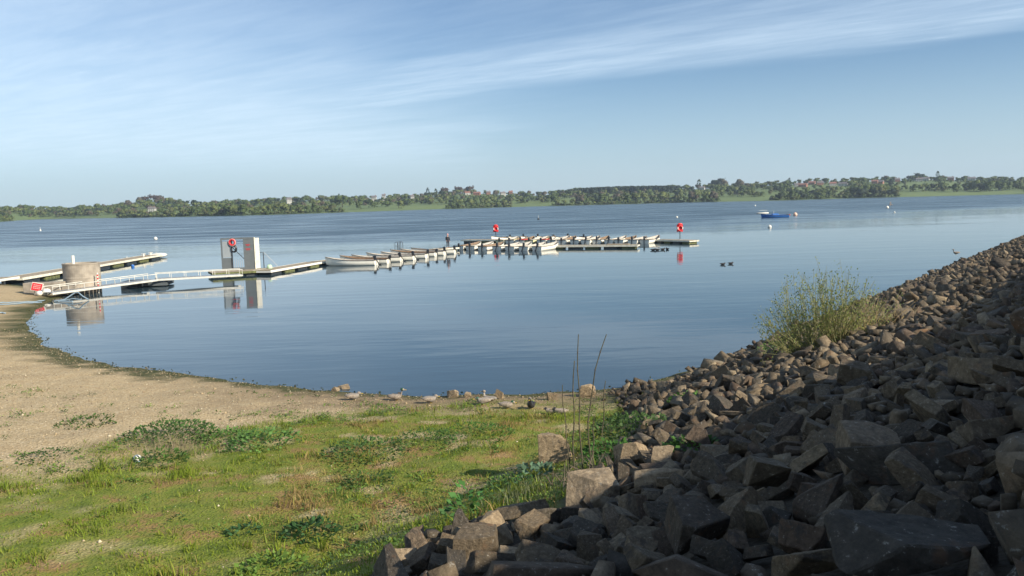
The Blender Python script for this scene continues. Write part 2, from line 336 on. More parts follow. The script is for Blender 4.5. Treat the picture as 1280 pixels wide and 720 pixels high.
# ------------------------------------------------------------------ water
def watermat():
    m = bpy.data.materials.new('lake_water'); N, L = nt(m); b = N['Principled BSDF']
    b.inputs['Base Color'].default_value = (.028, .052, .068, 1); b.inputs['IOR'].default_value = 1.333
    g = N.new('ShaderNodeNewGeometry'); s = N.new('ShaderNodeSeparateXYZ'); L.new(g.outputs['Position'], s.inputs[0])
    def ma(op, a, b2=0):
        n = N.new('ShaderNodeMath'); n.operation = op
        for i, x in enumerate((a, b2)):
            if isinstance(x, (int, float)): n.inputs[i].default_value = x
            else: L.new(x, n.inputs[i])
        return n.outputs[0]
    def mr(x, a, b2, c=0, d=1):
        n = N.new('ShaderNodeMapRange'); n.interpolation_type = 'SMOOTHSTEP'; L.new(x, n.inputs['Value'])
        for k, v in zip(('From Min', 'From Max', 'To Min', 'To Max'), (a, b2, c, d)): n.inputs[k].default_value = v
        return n.outputs['Result']
    def nz(sxv, syv, d=3, r=.55, z=0):
        cb = N.new('ShaderNodeCombineXYZ'); L.new(ma('MULTIPLY', s.outputs['X'], sxv), cb.inputs[0]); L.new(ma('MULTIPLY', s.outputs['Y'], syv), cb.inputs[1]); cb.inputs[2].default_value = z
        n = N.new('ShaderNodeTexNoise'); n.inputs['Scale'].default_value = 1; n.inputs['Detail'].default_value = d; n.inputs['Roughness'].default_value = r; L.new(cb.outputs[0], n.inputs['Vector']); return n.outputs['Fac']
    streak = nz(.006, .03, 4, .6, 2)
    # wind-ruffled open water beyond the sheltered cove; the lee on the right stays smooth further out
    yy = ma('SUBTRACT', s.outputs['Y'], ma('MULTIPLY', ma('MAXIMUM', s.outputs['X'], -8), .75))
    far = ma('ADD', yy, ma('MULTIPLY', ma('SUBTRACT', streak, .5), 110))
    rip = mr(far, 95, 190)
    patch = mr(nz(.02, .075, 5, .65, 7), .42, .6, .55, 1)
    rip = ma('MULTIPLY', rip, patch)
    L.new(mr(rip, 0, 1, .035, .34), b.inputs['Roughness'])
    small = nz(1.3, 3.6, 4, .6, 1); mid = nz(.35, 1.15, 3, .5, 4); big = nz(.12, .5, 3, .5, 9)
    calm = mr(nz(.05, .16, 4, .6, 12), .40, .62, .25, 1)
    h = ma('ADD', ma('MULTIPLY', small, .010), ma('ADD', ma('MULTIPLY', mid, .030), ma('MULTIPLY', big, .05)))
    h = ma('MULTIPLY', h, ma('ADD', ma('MULTIPLY', calm, .22), ma('MULTIPLY', rip, 3.6)))
    bp = N.new('ShaderNodeBump'); bp.inputs['Strength'].default_value = 1; bp.inputs['Distance'].default_value = 1.0; L.new(h, bp.inputs['Height']); L.new(bp.outputs['Normal'], b.inputs['Normal'])
    return m
V = [(-1640, -310, 0), (1640, -310, 0), (1640, 1300, 0), (-1640, 1300, 0)]
def water_height(): pass
me = bpy.data.meshes.new('water'); me.from_pydata(V, [], [(0, 1, 2, 3)]); me.materials.append(watermat()); tag(link('water', me), kind='structure')
# ------------------------------------------------------------------ far hills
topv = [(-200,262),(0,261),(32,258),(55,258),(82,262),(100,258),(145,257),(160,256),(180,250),(197,250),(212,250),(230,251),(240,253),(275,252.5),(320,249),(430,244.5),(445,247),(470,244),(520,243),
        (545,243),(555,238),(570,236),(600,237),(640,239),(677,240),(700,237),(722,235),(777,233),(847,232),(862,231.5),(905,231),(925,230),(965,228),(993,226),(1041,223.5),(1080,223),(1122,223),(1150,221.5),
        (1187,222),(1229,224.5),(1255,223),(1280,225),(1480,222)]
shv = [(-200,282.5),(0,277.5),(42,274),(175,272),(320,269),(430,265.5),(520,262.5),(640,258.8),(690,257.5),(850,253.2),(960,251),(1060,247.9),(1180,245),(1280,242.6),(1480,237.5)]
tu, tvv = np.array(topv, float).T; su, svv = np.array(shv, float).T
def vh(u): return 253.5-(u-640)*math.tan(ROLL)
def hillpt(u):
    d = ray(u, 300); a = math.atan2(d.x, d.y); return a
def shore_dist(u):
    return W(u, max(float(np.interp(u, su, svv)), vh(u)+4.6)).xy.length
def ridge_h(u):
    return max(3.0, CAMH + (vh(u)-float(np.interp(u, tu, tvv)))/FPX*1650 - 9.0)
us = np.arange(-260, 1541, 6.0); ts = np.array([-.12, 0, .03, .08, .16, .27, .4, .55, .7, .85, 1.0, 1.08, 1.2])
rid = np.array([ridge_h(u) for u in us]); k = np.ones(9)/9; rid = np.convolve(np.pad(rid, 4, mode='edge'), k, 'valid')
ang = np.array([hillpt(u) for u in us]); shd = np.array([shore_dist(u) for u in us]); shd = np.convolve(np.pad(shd, 2, mode='edge'), np.ones(5)/5, 'valid')
RD = 1650.0
def hill_z(u, t):
    r = np.interp(u, us, rid)
    if t <= 0: return -.6+.6*0
    if t <= 1: return .15 + r*(t**.85*.55+.45*(t*t*(3-2*t)))
    return .15 + r*max(0.0, 1-(t-1)*.35)
def hill_xy(u, t):
    a = np.interp(u, us, ang); s_ = np.interp(u, us, shd); d = s_+(RD-s_)*t; return d*math.sin(a), d*math.cos(a), d
hv = []
for t in ts:
    for u in us:
        x, y, d = hill_xy(u, t); hv.append((x, y, hill_z(u, t) if t > 0 else (0.02 if t == 0 else -1.5)))
nu = len(us); hf = [(i*nu+j, i*nu+j+1, (i+1)*nu+j+1, (i+1)*nu+j) for i in range(len(ts)-1) for j in range(nu-1)]
fieldm = mat('meadow', (.125, .17, .045), .9, .2, .006, col2=(.09, .135, .04))
me = bpy.data.meshes.new('far_hills'); me.from_pydata(hv, [], hf); me.materials.append(fieldm); me.polygons.foreach_set('use_smooth', [True]*len(hf)); tag(link('far_hills', me), kind='structure')
# ------------------------------------------------------------------ far trees
foliage = attr_mat('far_foliage', .8, .15, .3, .35)
PAL = {'pale': (.115, .14, .045), 'green': (.062, .09, .028), 'olive': (.09, .10, .042), 'bare': (.095, .08, .055), 'dark': (.018, .032, .018), 'purple': (.065, .048, .042)}
def crown_arrays(seed, kind, n=150):
    r = np.random.default_rng(seed); P = []
    nl = 5 if kind != 'cone' else 1; lobes = []
    for i in range(nl): lobes.append((r.uniform(-.32, .32), r.uniform(-.32, .32), r.uniform(.38, .78), r.uniform(.22, .36)))
    V = []; Fc = []; C = []
    for i in range(n):
        if kind == 'cone':
            z = r.uniform(.1, 1.0); rad = .30*(1-z)**.7+.02; a = r.uniform(0, 6.283); p = np.array([math.cos(a)*rad, math.sin(a)*rad, z])
        elif kind == 'poplar':
            z = r.uniform(.08, 1.0); rad = .17*math.sin(min(1, z*1.02)*math.pi)**.5; a = r.uniform(0, 6.283); p = np.array([math.cos(a)*rad, math.sin(a)*rad, z])
        else:
            lx, ly, lz, lr = lobes[r.integers(nl)]; v = r.normal(size=3); v /= np.linalg.norm(v); v *= lr*r.uniform(.55, 1.05)
            p = np.array([lx, ly, lz])+v*np.array([1, 1, .8])
            if i % 4 == 0: p[2] *= r.uniform(.15, .8)
        sz = r.uniform(.035, .085); A = r.normal(size=3); A /= np.linalg.norm(A); B = np.cross(A, r.normal(size=3)); B /= np.linalg.norm(B)
        b = len(V); V += [p+A*sz, p+B*sz, p-A*sz*r.uniform(.5, 1), p-B*sz*r.uniform(.5, 1)]; Fc.append((b, b+1, b+2, b+3)); k = r.uniform(.75, 1.25); C += [k]*4
    if kind == 'round':
        for lx, ly, lz, lr in lobes:
            b = len(V); P8 = []
            for zz in (-.55, .0, .6):
                rr = lr*.8*math.sqrt(1-zz*zz)
                for k in range(6): P8.append(np.array([lx+rr*math.cos(k*1.047+zz)*r.uniform(.8, 1.1), ly+rr*math.sin(k*1.047+zz)*r.uniform(.8, 1.1), lz+lr*.8*zz]))
            V += P8; C += [r.uniform(.8, 1.1)]*18
            for j in (0, 6):
                for k in range(6): Fc.append((b+j+k, b+j+(k+1) % 6, b+j+6+(k+1) % 6, b+j+6+k))
            for j in (0, 12): Fc.append((b+j, b+j+1, b+j+2, b+j+3)); Fc.append((b+j, b+j+3, b+j+4, b+j+5))
    return np.array(V), np.array(Fc), np.array(C)
def trunk_arrays():
    V = []; F_ = []
    for z, rr in ((0, .03), (.45, .018)):
        for k in range(4): V.append((rr*math.cos(k*1.571), rr*math.sin(k*1.571), z))
    for k in range(4): F_.append((k, (k+1) % 4, 4+(k+1) % 4, 4+k))
    return np.array(V), np.array(F_)
TR = trunk_arrays()
kinds = [('round', c) for c in ('pale', 'pale', 'green', 'green', 'olive', 'bare', 'purple', 'dark')] + [('cone', 'dark'), ('poplar', 'green')]
ARR = [crown_arrays(100+i, k) for i, (k, c) in enumerate(kinds)]
protoT = []
for i, (k, c) in enumerate(kinds):
    V, Fc, C = ARR[i]; colr = np.outer(C, PAL[c])
    VV = np.vstack([V, TR[0]]); FF = np.vstack([Fc, TR[1]+len(V)]); CC = np.vstack([colr, np.tile((.06, .045, .03), (8, 1))])
    protoT.append(np_mesh('tree', VV, FF, foliage, cols=CC))
CN = {'pale': 'pale spring-green', 'green': 'mid green', 'olive': 'olive green', 'bare': 'brown half-bare', 'purple': 'purplish-brown', 'dark': 'dark evergreen'}
ZONES = [(-99, 75, 'at the left end of the far shore'), (75, 160, 'above the far left meadow'), (160, 240, 'in the domed wood at left'), (240, 330, 'far beyond the grey gatehouse'),
         (330, 430, 'on the far shore left of the boats'), (430, 540, 'far beyond the outer row of boats'), (540, 640, 'around the middle hill houses'), (640, 700, 'beside the meadow above the crowded boats'),
         (700, 850, 'in front of the long dark plantation'), (850, 900, 'beyond the right lifebuoy post'), (900, 960, 'behind the light green meadow right of the lifebuoy'), (960, 1060, 'around the red and white village'),
         (1060, 1150, 'right of the village above the willow'), (1150, 1290, 'at the right end of the far shore')]
def zone(u):
    for a, b, s_ in ZONES:
        if a <= u < b: return s_
    return ZONES[-1][2]
HPX = [(586,.8,246.5),(598,.78,246),(612,.85,244.5),(630,.8,245.5),(640,.9,244),(995,.7,235.5),(1003,.66,235.8),(1014,.8,232.5),(1024,.75,233.2),(1040,.65,234.5),(1053,.62,234.8),(1092,.75,231.8),(1100,.72,231.5),(1120,.9,229),(1147,.85,228.8),(1155,.9,227.6),(1186,.95,227),(1212,.95,227.5),(470,.7,250.5),(482,.75,248.5),(193,.3,265.5),(364,.6,253.5),(517,.6,249.8),(878,.7,239)]
def cap_h(u, t, h, z0):
    for a, b, c in HPX:
        if abs(u-a) < 8.5 and t < b+.06:
            x, y, d = hill_xy(u, t); h = min(h, max(2.5, D(u, c-2.2, y).z-z0))
    return h
def place_tree(u, t, h, ki, wide=1.0):
    h = cap_h(u, t, h, hill_z(u, t))
    x, y, d = hill_xy(u, t); o = link('tree', protoT[ki]); o.location = (x, y, hill_z(u, t)-.3 if t > 0 else 0); o.scale = (h*wide, h*wide, h); o.rotation_euler = (0, 0, rnd.uniform(0, 6.28))
    kd, c = kinds[ki]; sh = {'round': 'bushy', 'cone': 'pointed conifer', 'poplar': 'narrow upright'}[kd]
    pos = 'skyline' if t > .6 else ('waterside' if t < .1 else 'hillside')
    tag(o, f"{'tall' if h > 12 else 'low'} {CN[c]}{'' if kd == 'round' else ' '+sh} {pos} tree {zone(u)}", 'tree', f"{CN[c]} {sh} trees {zone(u)}")
# front-of-shore density: (u0,u1, gap?) gaps are open meadow at the water
gaps = [(18, 55), (55, 90), (90, 145), (430, 475), (470, 560), (640, 690), (898, 962), (1122, 1280)]
def ingap(u): return any(a <= u <= b for a, b in gaps)
nt_ = 0
u = -6.0
while u < 1288:      # waterside trees
    if not ingap(u):
        ki = rnd.choice([0, 1, 0, 2, 3, 4, 5]) if u < 960 else rnd.choice([0, 2, 3, 3, 7, 4])
        big = 1.25 if 700 < u < 900 or 1060 < u < 1110 else 1.0
        place_tree(u, rnd.uniform(.012, .05), rnd.uniform(6, 13.5)*big, ki, rnd.uniform(.9, 1.2)); nt_ += 1
    u += rnd.uniform(5.5, 10)
for u, t, h, ki in [(547, .85, 17, 9), (555, .8, 14, 7), (430, .3, 19, 2), (452, .15, 12, 2), (470, .2, 14, 3), (500, .12, 12, 0), (510, .3, 16, 7), (537, .9, 20, 8), (874, .9, 20, 9), (895, .9, 24, 7), (888, .9, 16, 7), (1150, 1, 16, 7), (1170, 1, 17, 9), (1187, 1, 16, 8), (986, 1, 14, 8),
                    (248, .8, 14, 7), (560, .9, 20, 6), (575, .9, 19, 6), (590, .9, 20, 6), (605, .9, 18, 6), (905, .9, 20, 5), (925, .9, 19, 5), (1085, .1, 17, 2), (1070, .08, 16, 2), (1105, .07, 18, 0), (1080, .06, 15, 3), (1100, .09, 16, 3),
                    (1155, .25, 12, 2), (1175, .3, 13, 3), (1190, .2, 13, 3), (1215, .25, 14, 2), (1235, .2, 15, 2), (1250, .25, 14, 3), (1270, .3, 14, 3), (1162, .3, 11, 7), (1228, .22, 13, 7), (165, .7, 16, 5), (178, .95, 17, 5), (186, .95, 20, 6), (196, .95, 21, 6), (205, .95, 18, 5), (215, .8, 15, 1)]:
    place_tree(u, t, h, ki, 1.15 if ki < 8 else 1)
u = -4.0
while u < 1286:      # skyline trees
    if not (700 < u < 850):
        ki = rnd.choice([2, 3, 4, 5, 6, 7, 4, 5]) if u > 320 else rnd.choice([0, 1, 4, 5, 2, 3])
        place_tree(u, rnd.uniform(.88, 1.02), rnd.uniform(8, 13), ki, rnd.uniform(.95, 1.3))
    u += rnd.uniform(9, 17)
# everything behind and between: the wood that reads as one mass
VV = []; FF = []; CC = []; off = 0
def add_st(u, t, h, ki, wide=1.0, tone=1.0):
    global off
    h = cap_h(u, t, h, hill_z(u, t)-.6); V, Fc, C = ARR[ki]; x, y, d = hill_xy(u, t); a = rnd.uniform(0, 6.28); c_, s_ = math.cos(a), math.sin(a)
    P = np.stack([(V[:, 0]*c_-V[:, 1]*s_)*h*wide+x, (V[:, 0]*s_+V[:, 1]*c_)*h*wide+y, V[:, 2]*h+hill_z(u, t)-.6], 1)
    VV.append(P); FF.append(Fc+off); CC.append(np.outer(C, PAL[kinds[ki][1]])*tone); off += len(V)
for i in range(1900):
    u = rnd.uniform(-30, 1310); t = rnd.random()**.8
    openf = [(10, 150, .02, .16), (420, 560, .0, .16), (640, 692, 0, .14), (895, 965, 0, .16), (1118, 1290, 0, .14), (1130, 1190, .3, .7), (320, 480, .12, .3), (985, 1010, 0, .1)]
    if any(a < u < b and c < t < d_ for a, b, c, d_ in openf): continue
    ki = rnd.choice([0, 1, 2, 3, 4, 5, 2, 7]) if u < 960 else rnd.choice([2, 3, 3, 4, 7, 0])
    add_st(u, .05+t*.98, rnd.uniform(5, 12), ki, rnd.uniform(.9, 1.5))
for i in range(650):   # scrub along the water
    u = rnd.uniform(-10, 1290)
    if ingap(u): continue
    add_st(u, rnd.uniform(0.008, .03), rnd.uniform(3, 6), rnd.choice([0, 2, 4, 3]), 1.6)
tag(link('far_wood', np_mesh('far_wood', np.vstack(VV), np.vstack(FF), foliage, cols=np.vstack(CC))), 'mixed spring woodland filling the slopes of the far shore', 'wood', kind='stuff')
VV = []; FF = []; CC = []; off = 0
for i in range(420):
    u = rnd.uniform(698, 850); t = rnd.uniform(.62, .98)
    if u < 722 and t > .9 and rnd.random() < .6: continue
    x, y, d = hill_xy(u, t); zt = CAMH+(vh(u)-(float(np.interp(u, [698, 722, 777, 847, 852], [238, 234, 231.5, 231, 233]))))/FPX*d
    h = max(7, zt-hill_z(u, t)+rnd.uniform(-1.4, .4)); add_st(u, t, h, 7, .55, .75)
tag(link('conifer_plantation', np_mesh('conifer_plantation', np.vstack(VV), np.vstack(FF), foliage, cols=np.vstack(CC))), 'long flat-topped block of dark conifer plantation on the hill above the moored boats', 'wood', kind='stuff')
# ------------------------------------------------------------------ village houses
brick = mat('red_brick', (.28, .13, .09), .85, .15, 1); render_w = mat('white_render', (.42, .41, .38), .8, .05, 1); tile = mat('red_tile', (.25, .11, .08), .8, .2, 2); slate = mat('slate', (.16, .14, .14), .7, .15, 2); glassm = mat('window_glass', (.03, .04, .05), .15, .05)
def house(u, t, v, w, wallm, roofm, label, rz=0, dpt=9, hgt=5):
    x, y, d = hill_xy(u, t); z = D(u, v-1.6, y).z
    zz = hill_z(u, t); z = max(z, zz); w *= .78; dpt *= .8; hgt *= .82
    o = thing('house', label, 'house', (x, y, zz-.3), rz+math.atan2(-x, y), 'houses of the village on the far hill'); b = z-zz
    MB().box((0, 0, (hgt+b)/2), (w, dpt, hgt+b)).build('wall', wallm, o); H0 = hgt+b
    r = MB(); e = .5; hw, hd = w/2+e, dpt/2+e; rh = 2.6
    r.add([(-hw, -hd, H0), (hw, -hd, H0), (hw, hd, H0), (-hw, hd, H0), (-hw, 0, H0+rh), (hw, 0, H0+rh)], [(0, 1, 5, 4), (2, 3, 4, 5), (0, 4, 3), (1, 2, 5), (3, 2, 1, 0)])
    ro = r.build('roof', roofm, o); MB().box((w*.3, .6, H0+rh), (1, .8, 2.2)).build('chimney', brick, ro)
    for k in (-.3, 0, .3):
        for zl in (1.1, 3.0): MB().box((w*k, -dpt/2-.03, b+zl), (1.1, .08, 1.0)).build('window', glassm, o)
    return o
HS = [(586, .8, 246.5, 13, render_w, tile, 'white house with a red roof, left of the group on the middle hill'), (598, .78, 246, 16, brick, tile, 'wide orange-brick house in the middle of the hill above the lifebuoy'),
      (612, .85, 244.5, 10, brick, slate, 'small brick house right of the wide orange-brick one'), (630, .8, 245.5, 12, render_w, slate, 'white house at the right of the middle hill'), (640, .9, 244, 9, brick, tile, 'small red house beside the white one on the middle hill'),
      (995, .7, 235.5, 9, render_w, slate, 'small white gabled house at the left end of the village'), (1003, .66, 235.8, 17, brick, tile, 'red-brick house with an orange roof at the left end of the village'), (1014, .8, 232.5, 14, brick, tile, 'tall brick house behind the left end of the village'),
      (1024, .75, 233.2, 13, brick, slate, 'brick house with grey roof in the middle of the village'), (1040, .65, 234.5, 13, render_w, tile, 'white house with a red roof, left of the long white one'), (1053, .62, 234.8, 19, render_w, slate, 'long white house in the middle of the village'),
      (1092, .75, 231.8, 12, brick, tile, 'brick house alone among trees right of the long white house'), (1100, .72, 231.5, 9, brick, slate, 'small brick house with a grey roof beside the lone brick house'), (1120, .9, 229, 10, brick, slate, 'low grey-roofed house on the hilltop above the field'),
      (1147, .85, 228.8, 12, render_w, slate, 'white house on the hilltop above the open field'), (1155, .9, 227.6, 14, render_w, slate, 'pale grey-roofed house on the hilltop right of the white one'), (1186, .95, 227, 13, brick, slate, 'low brown house on the right skyline'),
      (1212, .95, 227.5, 15, render_w, slate, 'long low pale house on the right skyline'), (470, .7, 250.5, 10, render_w, slate, 'small pale house among trees above the outer boats'), (482, .75, 248.5, 8, render_w, slate, 'tiny white cottage among trees left of the narrow conifer'),
      (193, .3, 265.5, 12, render_w, slate, 'pale waterside house below the domed wood on the left'), (364, .6, 253.5, 10, render_w, slate, 'small pale house among trees right of the gatehouse'), (517, .6, 249.8, 8, render_w, slate, 'pale cottage hidden among trees above the person'),
      (878, .7, 239, 11, render_w, slate, 'pale house among trees above the right lifebuoy')]
for u, t, v, w, wm, rm, lb in HS: house(u, t, v, w, wm, rm, lb, rnd.uniform(-.35, .35))
# ------------------------------------------------------------------ pontoons
def pontoon(label, A, B, width, deckz=.42, nfl=5, name='pontoon', fm=cream, th=.2, group='floating pontoons'):
    A = Vector(A); B = Vector(B); A.z = B.z = 0; d = (B-A); L = d.length; rz = math.atan2(d.y, d.x)
    o = thing(name, label, 'pontoon', A, rz, group)
    m = MB(); n = max(4, int(L/.6))
    for i in range(n): m.box(((i+.5)*L/n, 0, deckz-.03+rnd.uniform(0, .008)), (L/n-.02, width-.1, .05))
    m.build('deck', deckm, o)
    for s in (-1, 1): MB().box((L/2, s*width/2, deckz-th/2+.01), (L, .08, th)).build('fascia', fm, o)
    for i in range(nfl): MB().box(((i+.5)*L/nfl, 0, (deckz-th)/2-.1), (L/nfl*.72, width*.86, deckz-th+.2)).build('float', algae if i % 2 else darkm, o)
    MB().box((.05, 0, deckz-th/2), (.08, width-.1, th-.02)).build('end_board', fm, o)
    MB().box((L-.05, 0, deckz-th/2), (.08, width-.1, th-.02)).build('end_board', fm, o)
    return o
def offset(A, B, k):
    d = (B-A); n = Vector((-d.y, d.x, 0)).normalized(); return A+n*k, B+n*k
# far left jetty
a, b = W(28, 348, .45), W(203, 318.5, .45); a, b = offset(a, b, 1.1)
jb = b.copy(); ja = a.copy(); jd = (b-a).normalized()
pontoon('long floating jetty behind the round concrete tower', a, b, 2.2, .5, 9, th=.22)
o = thing('piled_walkway', 'raised walkway on dark piles joining the left jetty to the shore', 'walkway', (0, 0, 0)); e = a-jd*.3; s_ = a-jd*22
MB().beam(Vector((s_.x, s_.y, .75)), Vector((e.x, e.y, .6)), 2, .12).build('deck', deckm, o)
for k in (-1, 1):
    n_ = Vector((-jd.y, jd.x, 0))*k; MB().beam(Vector((s_.x, s_.y, .72))+n_, Vector((e.x, e.y, .57))+n_, .08, .2).build('fascia', white, o)
    for q in (.1, .3, .5, .7, .9): p = e.lerp(s_, q)+n_*.8; MB().beam((p.x, p.y, -1.5), (p.x, p.y, .58), .22, .22).build('pile', darkm, o)
def ball_thing(name, label, cat, p, r, m, cap=None, group=None, stick=0, sm=None):
    o = thing(name, label, cat, p, 0, group); MB().ball((0, 0, r*.45), (r, r, r*1.0)).build('float', m, o, True)
    MB().tube([(0, 0, r*1.2), (0, 0, r*1.55+stick)], r*.18 if not stick else .05, 8).build('top_ring' if not stick else 'pole', sm or darkm, o)
    return o
# jetty end: white rounded bumper float
o = thing('end_float', 'rounded white plastic float at the tip of the left jetty', 'float', (jb.x, jb.y, 0), math.atan2(jd.y, jd.x)-math.pi/2)
MB().loft([((0, .05, .3), .7, .2), ((0, .5, .32), 1.05, .3), ((0, 1.6, .32), 1.05, .3), ((0, 2.5, .34), .85, .26), ((0, 3.0, .36), .4, .14)]).build('shell', white, o, True); MB().tube([(0, .8, .6), (0, .8, .8)], .06).build('cleat', galv, o)
for u, v, r in ((159, 325, .32), (188, 320.5, .38)):
    p = W(u, v, .15); tag(MB().ball((0, 0, 0), (r, r*.8, r)).build('fender', white, None, True), 'white round fender hanging at the ' + ('middle' if u < 170 else 'tip') + ' of the left jetty side', 'fender', 'fenders of the left jetty').location = p
    MB().tube([(0, 0, r*.9), (0, 0, r*1.5)], .03, 6).build('rope', white, bpy.context.scene.objects[-1] if False else COL.objects[-1])
for q in (.03, .1):
    p = jb.lerp(ja, q); o = thing('mooring_bollard', 'small white bollard on the outer end of the left jetty, ' + ('nearest its tip' if q < .05 else 'second from its tip'), 'bollard', (p.x, p.y, .5)); MB().tube([(0, 0, 0), (0, 0, .35)], .1).build('post', white, o); MB().tube([(-.25, 0, .3), (.25, 0, .3)], .05).build('crossbar', white, o)
# gangways
gway = mat('gangway_paint', (.56, .55, .49), .55, .12, 3)
def gangway(label, A, B, width, side=.75, arch=0):
    A = Vector(A); B = Vector(B); d = B-A; L = d.length; rz = math.atan2(d.y, d.x); pt = -math.asin(d.z/L)
    o = thing('gangway', label, 'gangway', A, 0, 'white railed gangways'); o.rotation_euler = (0, pt, rz)
    n = int(L/1.1); m = MB()
    for i in range(int(L/.3)): m.box(((i+.5)*.3, 0, .06), (.27, width-.12, .04))
    m.build('deck', galv, o)
    def z(x): return arch*math.sin(math.pi*x/L)
    for s in (-1, 1):
        m = MB(); k = 10
        for i in range(k): m.beam((L*i/k, s*width/2, z(L*i/k)), (L*(i+1)/k, s*width/2, z(L*(i+1)/k)), .06, .14)
        m.build('side_beam', gway, o); m = MB()
        for i in range(k): m.beam((L*i/k, s*width/2, z(L*i/k)+side), (L*(i+1)/k, s*width/2, z(L*(i+1)/k)+side), .045, .05)
        m.build('handrail', gway, o)
        for i in range(n+1): x = L*i/n; x = min(max(x, .05), L-.05); MB().beam((x, s*width/2, z(x)+.12), (x, s*width/2, z(x)+side-.04), .035, .035).build('baluster', gway, o)
    return o
g1a = W(60, 367, .35); g1a.z = max(.35, H(g1a.x, g1a.y)+.1); g1b = W(191, 350, .55); gangway('long white gangway rising from the beach past the round concrete tower', g1a, g1b, 1.2, .5, .0)
g2a = W(182, 350.5, .62); g2a = g1b+Vector((.15, .2, .02)); g2b = W(302, 343.5, .5); gangway('second white gangway between the small float and the grey gatehouse', g2a, g2b, 1.2, .5, .0)
p = W(188, 358); o = thing('landing_float', 'dark box float carrying the joint of the two gangways', 'float', (p.x-.6, p.y+.6, 0), .15)
MB().box((-.9, 0, .1), (1.5, 2.2, .75)).build('tank', darkm, o, bevel=.04); MB().box((.9, 0, .2), (2.0, 2.3, .25)).build('platform', greym, o); MB().box((.9, 0, .37), (1.6, 1.8, .06)).build('deck', lgrey, o)
# gatehouse
pa, pb = W(266, 347.5, .0), W(344, 342.5, .0); pa, pb = offset(pa, pb, 1.4)
pontoon('short pontoon carrying the grey gatehouse', pa, pb, 2.8, .42, 4, fm=algae)
gl = D(279, 341, W(279, 345).y+1.2); gr = D(320, 341, W(320, 343.0).y+1.2); gl.z = gr.z = .42
o = thing('security_gate', 'dark grey boarded pontoon gate with a central opening and red lettering', 'gate', gl, math.atan2((gr-gl).y, (gr-gl).x)); Lg = (gr-gl).length; Hg = 3.0
for x0, x1, z0, z1, nm, mm in ((0, Lg*.30, 0, 1.15, 'lower_panel', greym), (Lg*.03, Lg*.27, 1.2, Hg-.3, 'window_panel', lgrey), (Lg*.66, Lg, 0, Hg, 'boarded_panel', greym)):
    MB().box(((x0+x1)/2, 0, (z0+z1)/2), (x1-x0, .08, z1-z0)).build(nm, mm, o)
MB().beam((0, 0, 0), (0, 0, Hg), .14, .14).build('post', greym, o); MB().beam((Lg*.3, 0, 0), (Lg*.3, 0, Hg), .16, .14).build('post', darkm, o); MB().beam((0, 0, Hg-.06), (Lg, 0, Hg-.06), .13, .16).build('lintel', greym, o)
MB().beam((Lg*.3, .06, 2.2), (Lg*.68, .06, .95), .06, .06).build('brace', darkm, o); MB().box((Lg*.46, 0, .12), (Lg*.42, .1, .18)).build('threshold', greym, o)
for k in range(5): MB().beam((Lg*(.36+k*.06), .02, .2), (Lg*(.36+k*.06), .02, .9+.1*(k % 2)), .03, .03).build('bar', galv, o)
m = MB()
for r_, (w_, zc_) in enumerate(((.42, 2.35), (.3, 2.25), (.46, 1.95), (.36, 1.85))):
    nw = 4
    for q in range(nw): m.box((Lg*.80+(q-(nw-1)/2)*w_/nw, -.05, zc_), (w_/nw*.7, .02, .07))
m.build('lettering', redtxt, o)
# return wall on the right of the gate, sunlight put into its paler colour
MB().box((Lg+.2, .3, Hg/2-.02), (.5, .09, Hg-.1), rot=Matrix.Rotation(R(38), 3, 'Z')).build('return_panel', gway, o); MB().box((Lg+.03, .0, Hg/2), (.1, .2, Hg)).build('post', cream, o)
MB().tube([(Lg+.75, .9, 0), (Lg+.75, .9, 1.5), (Lg+.45, .7, 1.5)], .04).build('handrail', darkm, o)
MB().tube([(Lg+.8, .9, 1.5), (Lg+2.0, 1.2, .1)], .02, 6).build('stay', galv, o)
gm = o.matrix_basis
gw = Matrix.Translation(gl) @ Matrix.Rotation(math.atan2((gr-gl).y, (gr-gl).x), 4, 'Z')
def ringmesh(mb, c, R_, r_, mi=0, n=20, sq=1.0):
    pts = [Vector(c)+Vector((R_*math.cos(2*math.pi*i/n), 0, R_*sq*math.sin(2*math.pi*i/n))) for i in range(n+1)]
    return mb.tube(pts, r_, 8, mi, cap=False)
o = thing('lifebuoy', 'red lifebuoy hanging from the post of the grey gate', 'lifebuoy', gw @ Vector((Lg*.33, -.18, 2.6))); ringmesh(MB(), (0, 0, 0), .27, .1).build('ring', red, o, True); ringmesh(MB(), (0, -.06, 0), .34, .015).build('grab_rope', white, o)
o = thing('rope_coil', 'black coil of rope hanging under the red lifebuoy on the gate', 'rope', gw @ Vector((Lg*.36, -.2, 2.0))); m = MB()
for k in range(4): ringmesh(m, (0, k*.05, 0), .2+.02*k, .05, sq=1.3)
m.build('coil', engm, o, True); MB().tube([(0, 0, .35), (0, .05, .1)], .04).build('hook', galv, o)
p = W(337, 335.5, .42); o = ball_thing('mooring_buoy', 'pale green round buoy lying on the pontoon right of the gate', 'buoy', p, .27, greenb)
# walkway from the gate to the boats and the leg behind the boats
wa, wb = W(338, 338.5, .4), W(402, 327.5, .4); off_a, off_b = offset(wa, wb, .9)
pontoon('pontoon with a cream edge between the gate and the first white boat', off_a, off_b, 1.8, .42, 4, fm=white)
elbow = W(574, 309.3, .4); la, lb = offset(wb, elbow, .9); pontoon('pontoon leg running behind the outer row of white boats', la+(lb-la).normalized()*.1, lb, 1.8, .42, 10)
